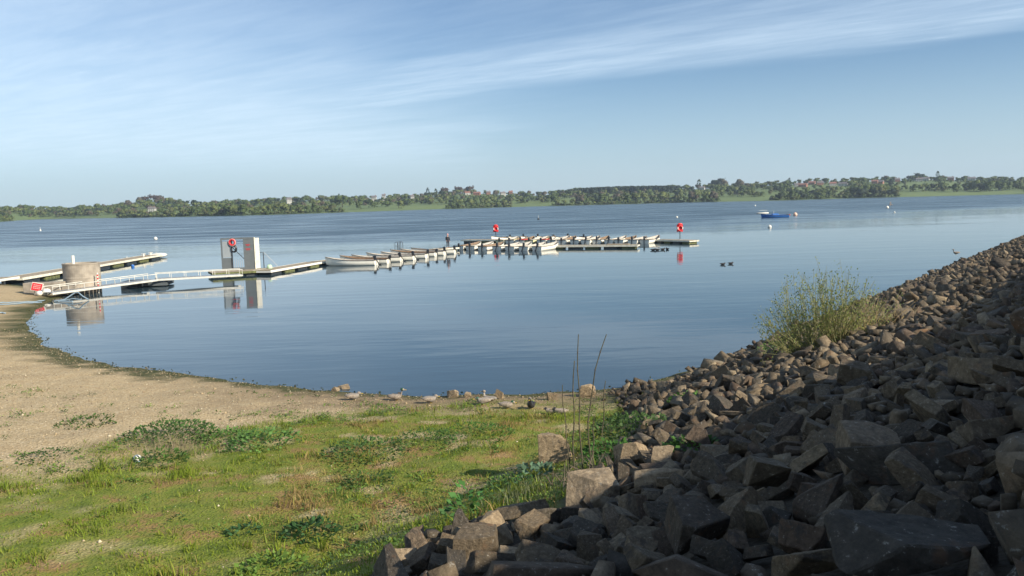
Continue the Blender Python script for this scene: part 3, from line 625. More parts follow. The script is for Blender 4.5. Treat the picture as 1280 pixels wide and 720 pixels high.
# front and back arms of the T
fa, fb = elbow+Vector((.6, 1.3, 0)), W(797, 306.5, .4); fa2, fb2 = offset(fa, fb, .8); pontoon('front pontoon arm ending beside a dark block, left of the ducks', fa2, fb2, 1.6, .42, 10)
p = W(772, 309.3, 0); o = thing('end_block', 'dark block float with timber top at the end of the front pontoon arm', 'float', (p.x, p.y-.6, 0), math.atan2((fb-fa).y, (fb-fa).x)); MB().box((0, 0, .12), (2.7, .9, .6)).build('tank', darkm, o, bevel=.03); MB().box((0, 0, .46), (2.8, 1.0, .07)).build('deck', deckm, o)
BPA, BPB = Vector((-7.3, 126.6, 0)), Vector((20.2, 111.5, 0)); BD = (BPB-BPA).normalized()
pontoon('back pontoon arm behind the crowded boats with the left lifebuoy post', BPA, BPB, 2.0, .45, 10)
pontoon('far end of the back pontoon carrying the right lifebuoy post', BPB+BD*.15, W(868, 300.5, .4), 1.9, .42, 4)
# lifebuoy posts
def lifepost(u, v, label):
    p = W(u, v, .42); o = thing('lifebuoy_post', label, 'lifebuoy post', p, .12, 'red lifebuoy posts')
    MB().tube([(0, 0, 0), (0, 0, 1.35)], .055).build('pole', darkm, o); MB().box((0, 0, .02), (.35, .35, .04)).build('foot_plate', galv, o)
    m = MB(); m.box((0, .06, 1.55), (.84, .07, 1.0)); b_ = m.build('backboard', red, o, bevel=.02)
    m = MB(); ringmesh(m, (0, -.06, 1.55), .31, .11, 0, 24); m.build('lifebuoy', red, b_, True)
    for sg in (-1, 1): MB().box((sg*.33, -.09, 1.55), (.13, .2, .3)).build('white_band', white, b_, bevel=.03)
    MB().ball((0, -.02, 2.08), (.34, .12, .16)).build('hood', red, b_, True)
lifepost(620, 298.3, 'red lifebuoy on its post above the crowded boats'); lifepost(850, 299.5, 'red lifebuoy on its post near the right end of the pontoon')
# boarding frame
p = W(498.5, 313.6, .42); o = thing('boarding_frame', 'tubular grey boarding frame standing on the pontoon behind the outer boats', 'handrail', p)
for dx, dy in ((-.28, 0), (.28, .1), (.0, .35)): MB().tube([(dx-.2, dy, 0), (dx-.16, dy, 1.0), (dx-.05, dy, 1.12), (dx+.15, dy, 1.12), (dx+.22, dy, 1.0), (dx+.24, dy, 0)], .03).build('hoop', darkm, o)
MB().tube([(-.45, 0, .6), (.0, .35, .6)], .025).build('crossbar', darkm, o)
# ------------------------------------------------------------------ boats
def boat(label, hm, im, cover=None, motor=True, group='moored fishing boats', marks=False):
    L, B = 5.4, 1.74; o = thing('rowing_boat', label, 'boat', (0, 0, 0), 0, group); ns, nk = 16, 7
    def half(t): return B/2*(.80+.2*math.sin(min(1, t/.45)*math.pi/2))*(1 if t < .45 else max(0, 1-((t-.45)/.55)**2.2))
    def sheer(t): return .50+.10*(1-t)**2*.3+.40*t**3
    def keel(t): return -.13+(.0 if t < .8 else ((t-.8)/.2)**2*.22)
    def ring(t, ins, lift):
        pts = []; hb = max(.015, half(t)-ins); sz = sheer(t); kz = keel(t)+lift
        for k in range(nk):
            a = k/(nk-1); x = hb*(1-(1-a)**3.2)**.8 if a < 1 else hb; z = kz+(sz-kz)*a**1.6; pts.append((x, z))
        return pts
    m = MB()
    for sgn in (-1, 1):
        for ins, lift, mi in ((0, 0, 0), (.05, .07, 1)):
            vs = []; fs = []
            for i in range(ns+1):
                t = i/ns
                tt = t if mi == 0 else min(t, .985)
                for x, z in ring(tt, ins, lift): vs.append((sgn*x, (tt*L+(0 if mi == 0 else (.04 if i == 0 else 0)))+(max(0, z-.1)*.18*t**4), z))
            for i in range(ns):
                for k in range(nk-1):
                    q = (i*nk+k, (i+1)*nk+k, (i+1)*nk+k+1, i*nk+k+1); fs.append(q if (sgn > 0) == (mi == 0) else q[::-1])
            m.add(vs, fs, mi)
        # gunwale capping
        vs = []; fs = []
        for i in range(ns+1):
            t = i/ns; h1 = max(.015, half(t)); h2 = max(.01, half(min(t, .985))-.05); z = sheer(t); y = t*L+(z-.1)*.18*t**4
            vs += [(sgn*h1, y, z), (sgn*h2, min(y, .985*L+(z-.1)*.17), z)]
        for i in range(ns): fs.append((2*i, 2*i+1, 2*i+3, 2*i+2))
        m.add(vs, fs, 0)
    r0 = ring(0, 0, 0); m.add([(x, 0, z) for x, z in r0]+[(-x, 0, z) for x, z in r0[::-1]], [tuple(range(2*nk))], 0)
    m.add([(x*.93, .04, z) for x, z in r0]+[(-x*.93, .04, z) for x, z in r0[::-1]], [tuple(range(2*nk))[::-1]], 1)
    m.build('hull', [hm, im], o, False)
    for sgn in (-1, 1):
        MB().tube([(sgn*(max(.0, half(i/ns))+.015), i/ns*L+(sheer(i/ns)-.1)*.18*(i/ns)**4, sheer(i/ns)-.02) for i in range(ns+1)], .032, 6).build('rub_rail', rubm, o)
    MB().box((0, 0, .53), (B*.78, .09, .08)).build('transom_cap', rubm, o)
    for t, w_ in ((.14, .4), (.38, .26), (.62, .26), (.82, .35)): MB().box((0, t*L, .36), (2*half(t)-.12, w_, .05)).build('thwart', woodm if im is inter else interg, o)
    MB().box((0, L*.42, .0), (.75, L*.6, .03)).build('floor_board', woodm, o)
    if cover: MB().box((0, L*.28, .5), (1.05, 1.5, .22), taper=.75).build('cover', cover, o, bevel=.05)
    if marks:
        mk = MB()
        for k, w_ in enumerate((.10, .07, .12, .0, .09, .11)): 
            if w_: mk.box((half(.62)+.005, L*.70-k*.17, .42), (.02, w_, .13))
        mk.v = [(x+.0, y, z) for x, y, z in mk.v]; mk.build('registration_marks', engm, o)
    if motor:
        e = MB().box((0, -.12, .76), (.22, .32, .26), taper=.8).build('outboard_motor', engm, o, bevel=.05)
        MB().beam((0, -.17, .72), (0, -.2, -.3), .07, .12).build('leg', engm, e); MB().box((0, -.06, .55), (.2, .22, .28)).build('clamp', darkm, e); MB().tube([(0, .0, .8), (.05, .5, .86)], .02).build('tiller', engm, e)
        MB().box((0, -.3, -.22), (.03, .3, .1)).build('propeller_fin', engm, e)
    return o
def setboat(o, p, hx, hy):
    for ch in o.children:
        if ch.name.startswith('outboard') and rnd.random() < .4: ch.rotation_euler = (R(-rnd.uniform(8, 28)), 0, 0); ch.location = (0, -.02, .12)
        elif ch.name.startswith('outboard'): ch.rotation_euler = (0, 0, R(rnd.uniform(-14, 14)))
    o.location = (p.x, p.y, 0); o.rotation_euler = (R(rnd.uniform(-.6, .6)), R(rnd.uniform(-3, 3)), math.atan2(hy, hx)-math.pi/2)
ORD = ['first', 'second', 'third', 'fourth', 'fifth', 'sixth', 'seventh', 'eighth', 'ninth', 'tenth', 'eleventh', 'twelfth', 'thirteenth', 'fourteenth', 'fifteenth']
P1 = boat('proto', hullw, interg, marks=False); P2 = boat('proto', hullc, interg, cover=None); P3 = boat('proto', hullw, inter); P4 = boat('proto', hullw, inter, cover=redcov)
protos = {'w': P1, 'c': P2, 'g': P3, 'r': P4}; used = set()
def getboat(kind, label, group):
    if kind in used: o = copy_tree(protos[kind])
    else: o = protos[kind]; used.add(kind)
    o['label'] = label; o['group'] = group; return o
LEFT = [(471, 331.3, 'w'), (486.5, 329, 'g'), (499.5, 327, 'w'), (515.5, 325, 'w'), (532, 322.5, 'w'), (543.5, 320.5, 'g'), (557.5, 319, 'w'), (570.5, 317, 'g')]
for i, (u, v, k) in enumerate(LEFT):
    nm = 'nearest and leftmost' if i == 0 else ORD[i]+' from the left'
    o = getboat(k, f"white open boat with outboard, {nm} of the outer row" if i < 7 else 'white open boat at the right end of the outer row, beside the person', 'white open boats of the outer row')
    setboat(o, W(u, v)+Vector((rnd.uniform(-.25, .3), rnd.uniform(-.25, .25), 0)), -.985, .17+rnd.uniform(-.09, .07))
MID = [(574, 312.3, 'g'), (588, 312.8, 'w'), (603, 313.2, 'g'), (621, 313.4, 'w'), (637, 313.5, 'w'), (654, 313.6, 'w'), (671, 313.6, 'w')]
for i, (u, v, k) in enumerate(MID):
    o = getboat(k, f"white open boat with outboard, {ORD[i]} from the left in the inner front row" if i < 6 else 'broad cream-sided open boat at the right end of the inner front row', 'open boats of the inner front row')
    setboat(o, W(u, v), .52+rnd.uniform(-.07, .07), .855)
for i in range(6):
    p = BPA + BD*(4.5+i*2.6) + Vector((.482, .876, 0))*6.6
    o = getboat('gwg'[i % 3], f"white open boat moored beyond the rear pontoon, {ORD[i]} from the left there", 'open boats beyond the rear pontoon'); setboat(o, p, -.48+rnd.uniform(-.08, .08), -.876)
lastp = W(804, 304.6)
for i in range(14):
    p = lastp - BD*(1.72*i+rnd.uniform(-.15, .15)) + Vector((rnd.uniform(-.1, .1), rnd.uniform(-.35, .35), 0)); k = {9: 'r', 10: 'c', 11: 'r', 4: 'g', 2: 'g', 7: 'g', 12: 'g', 13: 'c'}.get(i, 'w')
    desc = {'r': 'open boat with a red cover', 'c': 'pale yellow open boat', 'g': 'white open boat with brown inside', 'w': 'white open boat with pale inside'}[k]
    o = getboat(k, f"{desc}, {ORD[i]} from the right in the back row", 'open boats of the back row'); setboat(o, p, .5+rnd.uniform(-.11, .11), .866)
# blue boat, white dinghy, windsurf-like bits on the open lake
pb_ = W(985, 271.3); o = boat('blue motor boat with a low cabin moored on the open lake', bluep, bluep, motor=False); o.name = 'motor_boat'; setboat(o, pb_+Vector((0, 0, 0)), -1, .04); o.scale = (1.5, 1.35, 1.25); del o['group']
MB().box((0, 2.6, .7), (1.0, 1.5, .35), taper=.7).build('cabin', bluep, o, bevel=.04); MB().beam((0, 2.9, .8), (0, 2.9, 1.5), .05, .05).build('mast', white, o)
p = W(953, 267); o = thing('moored_dinghy', 'small white dinghy with a flat canopy left of the blue boat', 'boat', p, .05); m = MB(); m.loft([((0, -2, .15), .7, .25), ((0, 0, .12), .85, .3), ((0, 1.4, .16), .6, .26), ((0, 2.1, .25), .12, .14)]); b_ = m.build('hull', white, o, True); o.rotation_euler.z = R(85)
MB().box((0, -.2, 1.1), (1.5, 2.6, .08)).build('canopy', white, o)
for sx_, sy_ in ((-.6, -1.3), (.6, -1.3), (-.6, .9), (.6, .9)): MB().beam((sx_, sy_, .2), (sx_, sy_, 1.07), .05, .05).build('canopy_post', galv, o)
for u, v, r, m, lb in ((50.5, 288.5, .5, white, 'tall white buoy at the far left of the lake'), (194.5, 299.3, .55, white, 'white buoy off the tip of the left jetty'), (673, 274.5, .55, darkm, 'dark buoy with a pale topmark above the crowded boats'),
                       (846, 272.2, .5, white, 'small white buoy behind the right lifebuoy post'), (944, 257.6, .7, white, 'far white buoy above the dinghy'), (994, 269.3, .85, orangeb, 'peach-coloured buoy right of the blue boat'), (962, 284.6, .5, white, 'white buoy below the blue boat'),
                       (1109, 260.3, .85, white, 'white buoy under the flying gull'), (1118, 265.8, .35, white, 'small faint white buoy right below the gull'), (987, 268.8, .3, red, 'small red marker between the blue boat and the peach buoy'), (166, 333.5, .26, bluep, 'small blue buoy between the left jetty and the gangway'), (1185-0, 0, 0, None, None)):
    if m is None: continue
    ball_thing('buoy', lb, 'buoy', W(u, v), r*.72, m, stick=(.9 if u in (50.5, 673) else 0), sm=white)
# ------------------------------------------------------------------ tower, striped poles
p = W(101.5, 367.5); R_t = 2.6/2*1.02; dd = p.y; R_t = 21.5/FPX*p.y; c = Vector((D(104, 362, p.y+R_t).x, p.y+R_t, 0)); topz = D(101.5, 328.5, c.y).z
o = thing('valve_tower', 'squat round concrete tower standing in the shallows beside the gangway', 'tower', (c.x, c.y, 0))
pts = MB(); n = 48; vs = []; fs = []
prof = [(R_t, -1.5), (R_t, topz*.48), (R_t*1.012, topz*.5), (R_t*1.012, topz*.53), (R_t, topz*.55), (R_t*1.0, topz-.12), (R_t*1.02, topz-.1), (R_t*1.02, topz), (R_t*.86, topz), (R_t*.86, topz-.35), (0.01, topz-.35)]
for r_, z_ in prof:
    for k in range(n): vs.append((r_*math.cos(2*math.pi*k/n), r_*math.sin(2*math.pi*k/n), z_))
for i in range(len(prof)-1):
    for k in range(n): fs.append((i*n+k, i*n+(k+1) % n, (i+1)*n+(k+1) % n, (i+1)*n+k))
pts.add(vs, fs).build('shaft', concrete, o)
MB().tube([(-.1, -.9, topz-.35), (-.1, -.9, topz+.62)], .11).build('vent_pipe', white, o)
for u, v0, v1, lb in ((107, 366, 340.5, 'left'), (123.5, 360, 341, 'right')):
    q = W(u, v0 if u < 110 else 366, 0); h_ = D(u, v1, q.y).z; o = thing('striped_pole', f'thin red and white striped pole in front of the round tower, the {lb} one', 'pole', q, 0, 'striped poles by the tower'); nb = 8
    MB().tube([(0, 0, -1), (0, 0, h_)], .045).build('pole', white, o)
    for k in range(0, nb, 2): MB().tube([(0, 0, h_*(.35+.65*k/nb)), (0, 0, h_*(.35+.65*(k+1)/nb))], .055).build('red_band', red, o)
# ------------------------------------------------------------------ shore clutter on the left
def onground(u, v): p = G(u, v); return p
p = W(47, 366, .35); p.z = H(p.x, p.y); o = thing('block', 'low concrete block at the water edge behind the red sign', 'block', (p.x-.2, p.y+1.3, p.z-.1), .05); MB().box((0, 0, .45), (2.7, .9, 1.0)).build('slab', concrete, o, bevel=.04); MB().box((1.9, 0, .3), (1.0, .7, .6)).build('step', concrete, o, bevel=.03)
o = thing('warning_sign', 'tilted red sign with white border standing on the beach at the foot of the gangway', 'sign', p, .1); rt = Matrix.Rotation(R(12), 3, 'Y') @ Matrix.Rotation(R(-15), 3, 'X')
MB().box((0, 0, .62), (.78, .04, .62), rot=rt).build('sign_frame', white, o); f_ = MB().box((0, -.03, .62), (.70, .04, .54), rot=rt).build('sign_face', red, o); m = MB()
for r_ in range(3):
    for q in range(4): m.box(Vector((0, 0, .62))+rt @ Vector(((q-1.5)*.13, -.056, .12-r_*.12)), (.10, .01, .05), rot=rt)
m.build('lettering', pinkm, f_); MB().beam((-.25, .1, 0), (-.22, .02, .5), .05, .05).build('leg', galv, o); MB().beam((.25, .1, 0), (.22, .02, .5), .05, .05).build('leg', galv, o)
for dx, dy, r_, lb in ((.72, -.1, .27, 'white round float beside the red sign'), (.35, -.35, .2, 'small white float below the red sign')):
    o = thing('float_ball', lb, 'float', (p.x+dx, p.y+dy, p.z)); MB().ball((0, 0, r_*.9), (r_*1.2, r_, r_)).build('ball', white, o, True); MB().tube([(0, 0, r_*1.8), (0, 0, r_*2.1)], .04).build('eye', darkm, o)
for k, (pts_, lb) in enumerate(([[(0, 380), (20, 379), (42, 378.6), (60, 376)], 'blue hose lying along the beach, nearest the red sign'], [[(-6, 382), (15, 381.4), (40, 379.8), (56, 379)], 'second blue hose lying beside the first on the beach'], [[(-8, 392.5), (2, 392), (9, 393.5)], 'short end of blue hose at the left edge of the beach'])):
    P = []
    for i in range(len(pts_)-1):
        for q in range(5): a_ = pts_[i]; b_ = pts_[i+1]; t = q/5; g = G(a_[0]+(b_[0]-a_[0])*t, a_[1]+(b_[1]-a_[1])*t); P.append((g.x+.05*math.sin(q*3), g.y, g.z+.06))
    tag(MB().tube(P, .04, 6).build('hose', hosem, None, True), lb, 'hose', 'hoses on the beach')
p = W(95, 376); o = thing('mooring_cradle', 'bent pale tubular frame half sunk at the water edge below the tower', 'frame', p)
MB().tube([(-1.3, -.4, .05), (-.7, -.2, .12), (-.1, .1, .55), (.15, .1, .58), (.5, .0, .3), (.9, 0, .05)], .045).build('rail', hosem, o); MB().tube([(-.9, -.6, .04), (0, -.4, .2), (.6, -.3, .1)], .035).build('rail', hosem, o)
MB().beam((-.6, -.7, .06), (.2, -.8, .06), .15, .08).build('sunken_board', hosem, o)
# ------------------------------------------------------------------ person
p = W(560, 310.0, .42); o = thing('person', 'person in a dark coat and pink hat standing on the pontoon by the outer boats', 'person', p, R(200))
def skinned(name, verts, edges, rad, m, parent, sub=1):
    me = bpy.data.meshes.new(name); me.from_pydata(verts, edges, []); ob = link(name, me, parent); me.materials.append(m)
    md = ob.modifiers.new('Skin', 'SKIN'); md.use_smooth_shade = True
    for i, r_ in enumerate(rad): me.skin_vertices[0].data[i].radius = r_ if isinstance(r_, tuple) else (r_, r_)
    me.skin_vertices[0].data[0].use_root = True
    s_ = ob.modifiers.new('Sub', 'SUBSURF'); s_.levels = sub; s_.render_levels = sub; return ob
bv = [(0, 0, .95), (0, 0, 1.2), (0, 0, 1.42), (0, 0, 1.52), (0, .02, 1.62), (0, .02, 1.72), (.1, 0, .88), (.11, .02, .5), (.12, -.02, .1), (.13, .12, .04), (-.1, 0, .88), (-.11, .02, .5), (-.12, -.02, .1), (-.13, .12, .04),
      (.19, 0, 1.40), (.24, .0, 1.12), (.2, .18, .92), (.19, .25, .87), (-.19, 0, 1.40), (-.24, -.02, 1.12), (-.24, .06, .88), (-.24, .09, .80)]
be = [(0, 1), (1, 2), (2, 3), (3, 4), (4, 5), (0, 6), (6, 7), (7, 8), (8, 9), (0, 10), (10, 11), (11, 12), (12, 13), (2, 14), (14, 15), (15, 16), (16, 17), (2, 18), (18, 19), (19, 20), (20, 21)]
br = [(.15, .11), (.14, .1), (.15, .1), .055, .085, .09, .085, .06, .045, .04, .085, .06, .045, .04, .055, .042, .035, .03, .055, .042, .035, .03]
skinned('body', bv, be, br, skin, o)
cv = [(0, 0, .86), (0, 0, 1.1), (0, 0, 1.35), (0, 0, 1.46), (.2, 0, 1.40), (.25, 0, 1.12), (.21, .16, .94), (-.2, 0, 1.40), (-.25, -.02, 1.12), (-.25, .05, .92)]
skinned('coat', cv, [(0, 1), (1, 2), (2, 3), (2, 4), (4, 5), (5, 6), (2, 7), (7, 8), (8, 9)], [(.2, .15), (.18, .14), (.19, .13), .09, .08, .06, .055, .08, .06, .055], coat, o)
skinned('trousers', [(0, 0, .92), (.1, 0, .86), (.11, .02, .5), (.12, -.02, .1), (-.1, 0, .86), (-.11, .02, .5), (-.12, -.02, .1)], [(0, 1), (1, 2), (2, 3), (0, 4), (4, 5), (5, 6)], [(.16, .13), .1, .08, .06, .1, .08, .06], trousers, o)
MB().ball((0, .0, 1.76), (.125, .13, .1)).build('hat', pinkm, o, True)
# ------------------------------------------------------------------ birds
duckb = mat('duck_grey_brown', (.30, .25, .20), .8, .3, 30); duckp = mat('duck_pale', (.25, .225, .195), .8, .12, 25); duckd = mat('duck_dark', (.02, .02, .022), .7, .1); duckg = mat('drake_head', (.02, .08, .04), .4, .1); billm = mat('bill', (.55, .38, .06), .5, .1); chest = mat('drake_chest', (.13, .055, .03), .8, .1)
def duck(p, rz, label, body, head, group=None, sc=1.0, rest=False, name='duck', bm_=billm, land=True):
    o = thing(name, label, name, p, rz, group); o.scale = (sc, sc, sc); z0 = .11 if land else .05; hz = z0+.10 if rest else z0+.25; hy = .16 if not rest else .12
    m = MB(); m.loft([((0, -.30, z0+.06), .015, .01), ((0, -.22, z0+.05), .06, .035), ((0, -.10, z0+.02), .11, .085), ((0, .03, z0+.01), .12, .10), ((0, .13, z0+.03), .095, .085), ((0, .18, z0+.07), .06, .06), ((0, hy+.05, (z0+.07+hz)/2+.03), .04, .04), ((0, hy+.03, hz), .045, .045), ((0, hy+.09, hz+.005), .042, .04), ((0, hy+.13, hz-.005), .02, .018)])
    m.build('body', body, o, True); MB().ball((0, hy+.055, hz+.005), (.05, .06, .05)).build('head_plumage', head, o, True)
    MB().box((0, hy+.155, hz-.012), (.03, .07, .014)).build('bill', bm_, o)
    for s in (-1, 1): MB().ball((s*.095, -.06, z0+.04), (.03, .17, .06)).build('wing', duckb if body is duckp else body, o, True)
    if land:
        for s in (-1, 1): MB().tube([(s*.04, 0, z0-.06), (s*.04, .0, .0), (s*.04, .05, 0)], .009, 6).build('leg', billm, o)
    return o
def dk(u, v, rz, lb, body, head, sc=1.25, rest=False):
    g = G(u, v); duck(g, R(rz), lb, body, head, 'ducks resting on the shore', sc, rest)
dk(442, 500, -80, 'pale grey duck resting at the water edge, leftmost on the shore', duckp, duckb, .95, True); dk(495, 501, -95, 'drake with green head and brown chest standing on the dark shore strip', duckb, duckg, .95); dk(538, 504, -80, 'pale grey duck with a white flank lying on the shore, third from the left', duckp, duckb, .95, True)
dk(604, 506, 100, 'pale drake sitting in front of the upright shore stone', duckp, duckg, .95, True); dk(612, 503, 60, 'grey duck preening just behind the pale sitting drake', duckp, duckb, .85); dk(634, 511, -100, 'dark brown duck crouched right of the pale sitting drake', duckb, duckg, .9, True); dk(664, 511, 170, 'black and white duck facing us beside the tall stalks', duckd, duckp, .9)
dk(689, 519, 80, 'dark duck hunched in the grass, left of a pair below the white boulder', duckb, duckd, .8, True); dk(700, 519, 80, 'dark duck hunched in the grass, right of a pair below the white boulder', duckb, duckd, .8, True)
for u, v, rz, lb in ((816.5, 313, -90, 'black coot, leftmost of four swimming below the right pontoon'), (821.5, 313, 90, 'black coot, second from the left of four swimming below the right pontoon'), (828.5, 312.4, -90, 'black coot, third from the left of four swimming below the right pontoon'), (834, 312, 10, 'black coot, rightmost of four swimming below the right pontoon'),
                     (903.5, 331, -90, 'small black coot swimming alone left of its mate above the willow'), (913.5, 330, -90, 'black coot swimming right of its mate above the willow'), (929, 454, -70, 'black moorhen at the foot of the rocks left of the willow')):
    duck(W(u, v), R(rz), lb, duckd, duckd, 'coots on the water', 1.25 if v < 320 else 1.0, True, 'coot', duckp, False)
gp = D(1113.5, 256, 330); o = thing('gull', 'white gull with dark wingtips flying low over the lake', 'gull', gp, R(60)); o.scale = (2.8,)*3; o.rotation_euler = (0, R(-25), R(60))
MB().loft([((0, -.3, 0), .02, .01), ((0, -.15, 0), .07, .06), ((0, .05, 0), .08, .07), ((0, .2, .03), .04, .04), ((0, .28, .03), .02, .02)]).build('body', duckp, o, True)
for s in (-1, 1): MB().add([(s*.05, -.08, .03), (s*.05, .1, .03), (s*.4, .16, .2), (s*.4, .0, .2), (s*.85, -.02, .12), (s*.05, -.08, .05), (s*.05, .1, .05), (s*.4, .16, .22), (s*.4, 0, .22), (s*.85, -.02, .13)], [(0, 1, 2, 3), (3, 2, 4), (8, 7, 6, 5), (9, 7, 8), (1, 6, 7, 2), (0, 3, 8, 5), (2, 7, 9, 4), (3, 4, 9, 8)]).build('wing', duckb, o)
gp = G(1195, 323)
o = duck(gp+Vector((0, 0, .35)), R(90), 'small pale bird perched on the rocks at the right end of the bank', duckp, duckp, None, 1.2, False, 'gull', duckd, True)
# ------------------------------------------------------------------ rocks
def rockmat(pale=False):
    m = bpy.data.materials.new('pale_or_sunlit_boulder' if pale else 'quarried_rock'); N, L = nt(m); b = N['Principled BSDF']; b.inputs['Roughness'].default_value = .85; b.inputs['Specular IOR Level'].default_value = .3
    tc = N.new('ShaderNodeTexCoord'); oi = N.new('ShaderNodeObjectInfo'); at = N.new('ShaderNodeAttribute'); at.attribute_name = 'tone'
    def ma(op, a, b2):
        n = N.new('ShaderNodeMath'); n.operation = op
        for i, x in enumerate((a, b2)):
            if isinstance(x, (int, float)): n.inputs[i].default_value = x
            else: L.new(x, n.inputs[i])
        return n.outputs[0]
    def nz(sc, d=5, r=.6):
        n = N.new('ShaderNodeTexNoise'); n.inputs['Scale'].default_value = sc; n.inputs['Detail'].default_value = d; n.inputs['Roughness'].default_value = r; L.new(tc.outputs['Object'], n.inputs['Vector']); return n.outputs['Fac']
    t = ma('FRACT', ma('ADD', oi.outputs['Random'], at.outputs['Fac']), 0)
    r = N.new('ShaderNodeValToRGB'); e = r.color_ramp.elements; st = [(0, (.10, .092, .08)), (.15, (.27, .225, .165)), (.3, (.15, .138, .12)), (.45, (.33, .27, .19)), (.58, (.12, .115, .108)), (.72, (.44, .38, .285)), (.86, (.22, .165, .125)), (1, (.12, .11, .095))]
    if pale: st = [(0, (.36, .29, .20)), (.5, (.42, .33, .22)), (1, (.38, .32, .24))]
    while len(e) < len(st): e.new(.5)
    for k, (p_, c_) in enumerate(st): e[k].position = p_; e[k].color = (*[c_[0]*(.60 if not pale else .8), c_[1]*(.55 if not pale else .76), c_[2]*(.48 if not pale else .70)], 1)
    L.new(t, r.inputs['Fac'])
    v = N.new('ShaderNodeVectorMath'); v.operation = 'SCALE'; L.new(r.outputs['Color'], v.inputs[0])
    mr = N.new('ShaderNodeMapRange'); mr.inputs['From Min'].default_value = .3; mr.inputs['From Max'].default_value = .7; mr.inputs['To Min'].default_value = .4; mr.inputs['To Max'].default_value = 1.5; L.new(nz(8, 9, .75), mr.inputs['Value']); L.new(mr.outputs['Result'], v.inputs['Scale'])
    # lichen and rust
    def mx(f, a, col):
        n = N.new('ShaderNodeMix'); n.data_type = 'RGBA'; L.new(f, n.inputs[0]); L.new(a, n.inputs[6]); n.inputs[7].default_value = (*col, 1); return n.outputs[2]
    def mrr(x, a, b2, d): 
        n = N.new('ShaderNodeMapRange'); n.interpolation_type = 'SMOOTHSTEP'; L.new(x, n.inputs['Value']); n.inputs['From Min'].default_value = a; n.inputs['From Max'].default_value = b2; n.inputs['To Max'].default_value = d; return n.outputs['Result']
    c = mx(mrr(nz(16, 6, .7), .60, .68, .6), v.outputs['Vector'], (.42, .41, .36)); c = mx(mrr(nz(2.2, 4), .58, .72, .5), c, (.22, .11, .05)); c = mx(mrr(nz(3.1, 5), .57, .68, .6), c, (.06, .055, .05))
    L.new(c, b.inputs['Base Color'])
    bp = N.new('ShaderNodeBump'); bp.inputs['Strength'].default_value = 1; bp.inputs['Distance'].default_value = .045
    L.new(ma('ADD', nz(6, 9, .75), ma('MULTIPLY', nz(30, 5, .7), .3)), bp.inputs['Height']); L.new(bp.outputs['Normal'], b.inputs['Normal'])
    return m
ROCK = rockmat(); PALE_OR_SUNLIT = rockmat(True)
from mathutils import noise as mn
def rock_bm(seed, detail, dims=(1, .8, .65), cuts=6):
    r = random.Random(seed); bm = bmesh.new(); bmesh.ops.create_cube(bm, size=1)
    for v in bm.verts: v.co = Vector((v.co.x*dims[0]*r.uniform(.85, 1.1), v.co.y*dims[1]*r.uniform(.85, 1.1), v.co.z*dims[2]*r.uniform(.85, 1.1)))
    bmesh.ops.convex_hull(bm, input=bm.verts[:]); 
    for i in range(cuts):
        n = Vector((r.gauss(0, 1), r.gauss(0, 1), r.gauss(0, 1))).normalized(); sup = abs(n.x)*dims[0]/2+abs(n.y)*dims[1]/2+abs(n.z)*dims[2]/2
        res = bmesh.ops.bisect_plane(bm, geom=bm.verts[:]+bm.edges[:]+bm.faces[:], plane_co=n*sup*r.uniform(.22, .78), plane_no=n, clear_outer=True)
        ed = [e for e in res['geom_cut'] if isinstance(e, bmesh.types.BMEdge)]
        if ed: bmesh.ops.contextual_create(bm, geom=ed)
    bmesh.ops.remove_doubles(bm, verts=bm.verts[:], dist=.035)
    pts = [v.co.copy() for v in bm.verts]; bm.free(); bm = bmesh.new()
    for q in pts: bm.verts.new(q)
    hl = bmesh.ops.convex_hull(bm, input=bm.verts[:])
    loose = [v for v in bm.verts if not v.link_faces]
    if loose: bmesh.ops.delete(bm, geom=loose, context='VERTS')
    bmesh.ops.dissolve_limit(bm, angle_limit=R(7), verts=bm.verts[:], edges=bm.edges[:])
    if detail >= 1: bmesh.ops.bevel(bm, geom=bm.edges[:], offset=.014, segments=1, affect='EDGES', clamp_overlap=True)
    bmesh.ops.triangulate(bm, faces=bm.faces[:])
    if detail >= 2:
        for _ in range(3):
            long = [e for e in bm.edges if e.calc_length() > .09]
            if long: bmesh.ops.subdivide_edges(bm, edges=long, cuts=1); bmesh.ops.triangulate(bm, faces=bm.faces[:])
        bm.normal_update(); o3 = Vector((seed*3.1, seed*1.7, 0))
        disp = [(v, v.normal*(mn.fractal(v.co*4.5+o3, .8, 2.1, 5)*.016+mn.noise(v.co*1.7+o3)*.014)) for v in bm.verts]
        for v, d in disp: v.co += d
    bm.normal_update(); return bm
NV = 26; hi = []; lo = []
for i in range(NV):
    dm = (1, rnd.uniform(.5, .88), rnd.uniform(.26, .52)); bm = rock_bm(500+i, 2, dm, 3+i%2); me = bpy.data.meshes.new('rock'); bm.to_mesh(me); bm.free(); me.materials.append(ROCK); hi.append(me)
    bm = rock_bm(500+i, 0, dm, 3+i%2); V = np.array([v.co[:] for v in bm.verts]); Fc = np.array([[v.index for v in f.verts] for f in bm.faces]); bm.free(); lo.append((V, Fc))
def label_rocks():
    pass
rocks = []     # x,y,z,r,seed
cell = {}
def ok(x, y, r, k):
    cx, cy = int(x//1.5), int(y//1.5)
    for i in range(cx-1, cx+2):
        for j in range(cy-1, cy+2):
            for (a, b_, c_) in cell.get((i, j), ()):
                if (a-x)**2+(b_-y)**2 < (k*(r+c_))**2: return False
    return True
def put(x, y, r): cell.setdefault((int(x//1.5), int(y//1.5)), []).append((x, y, r))
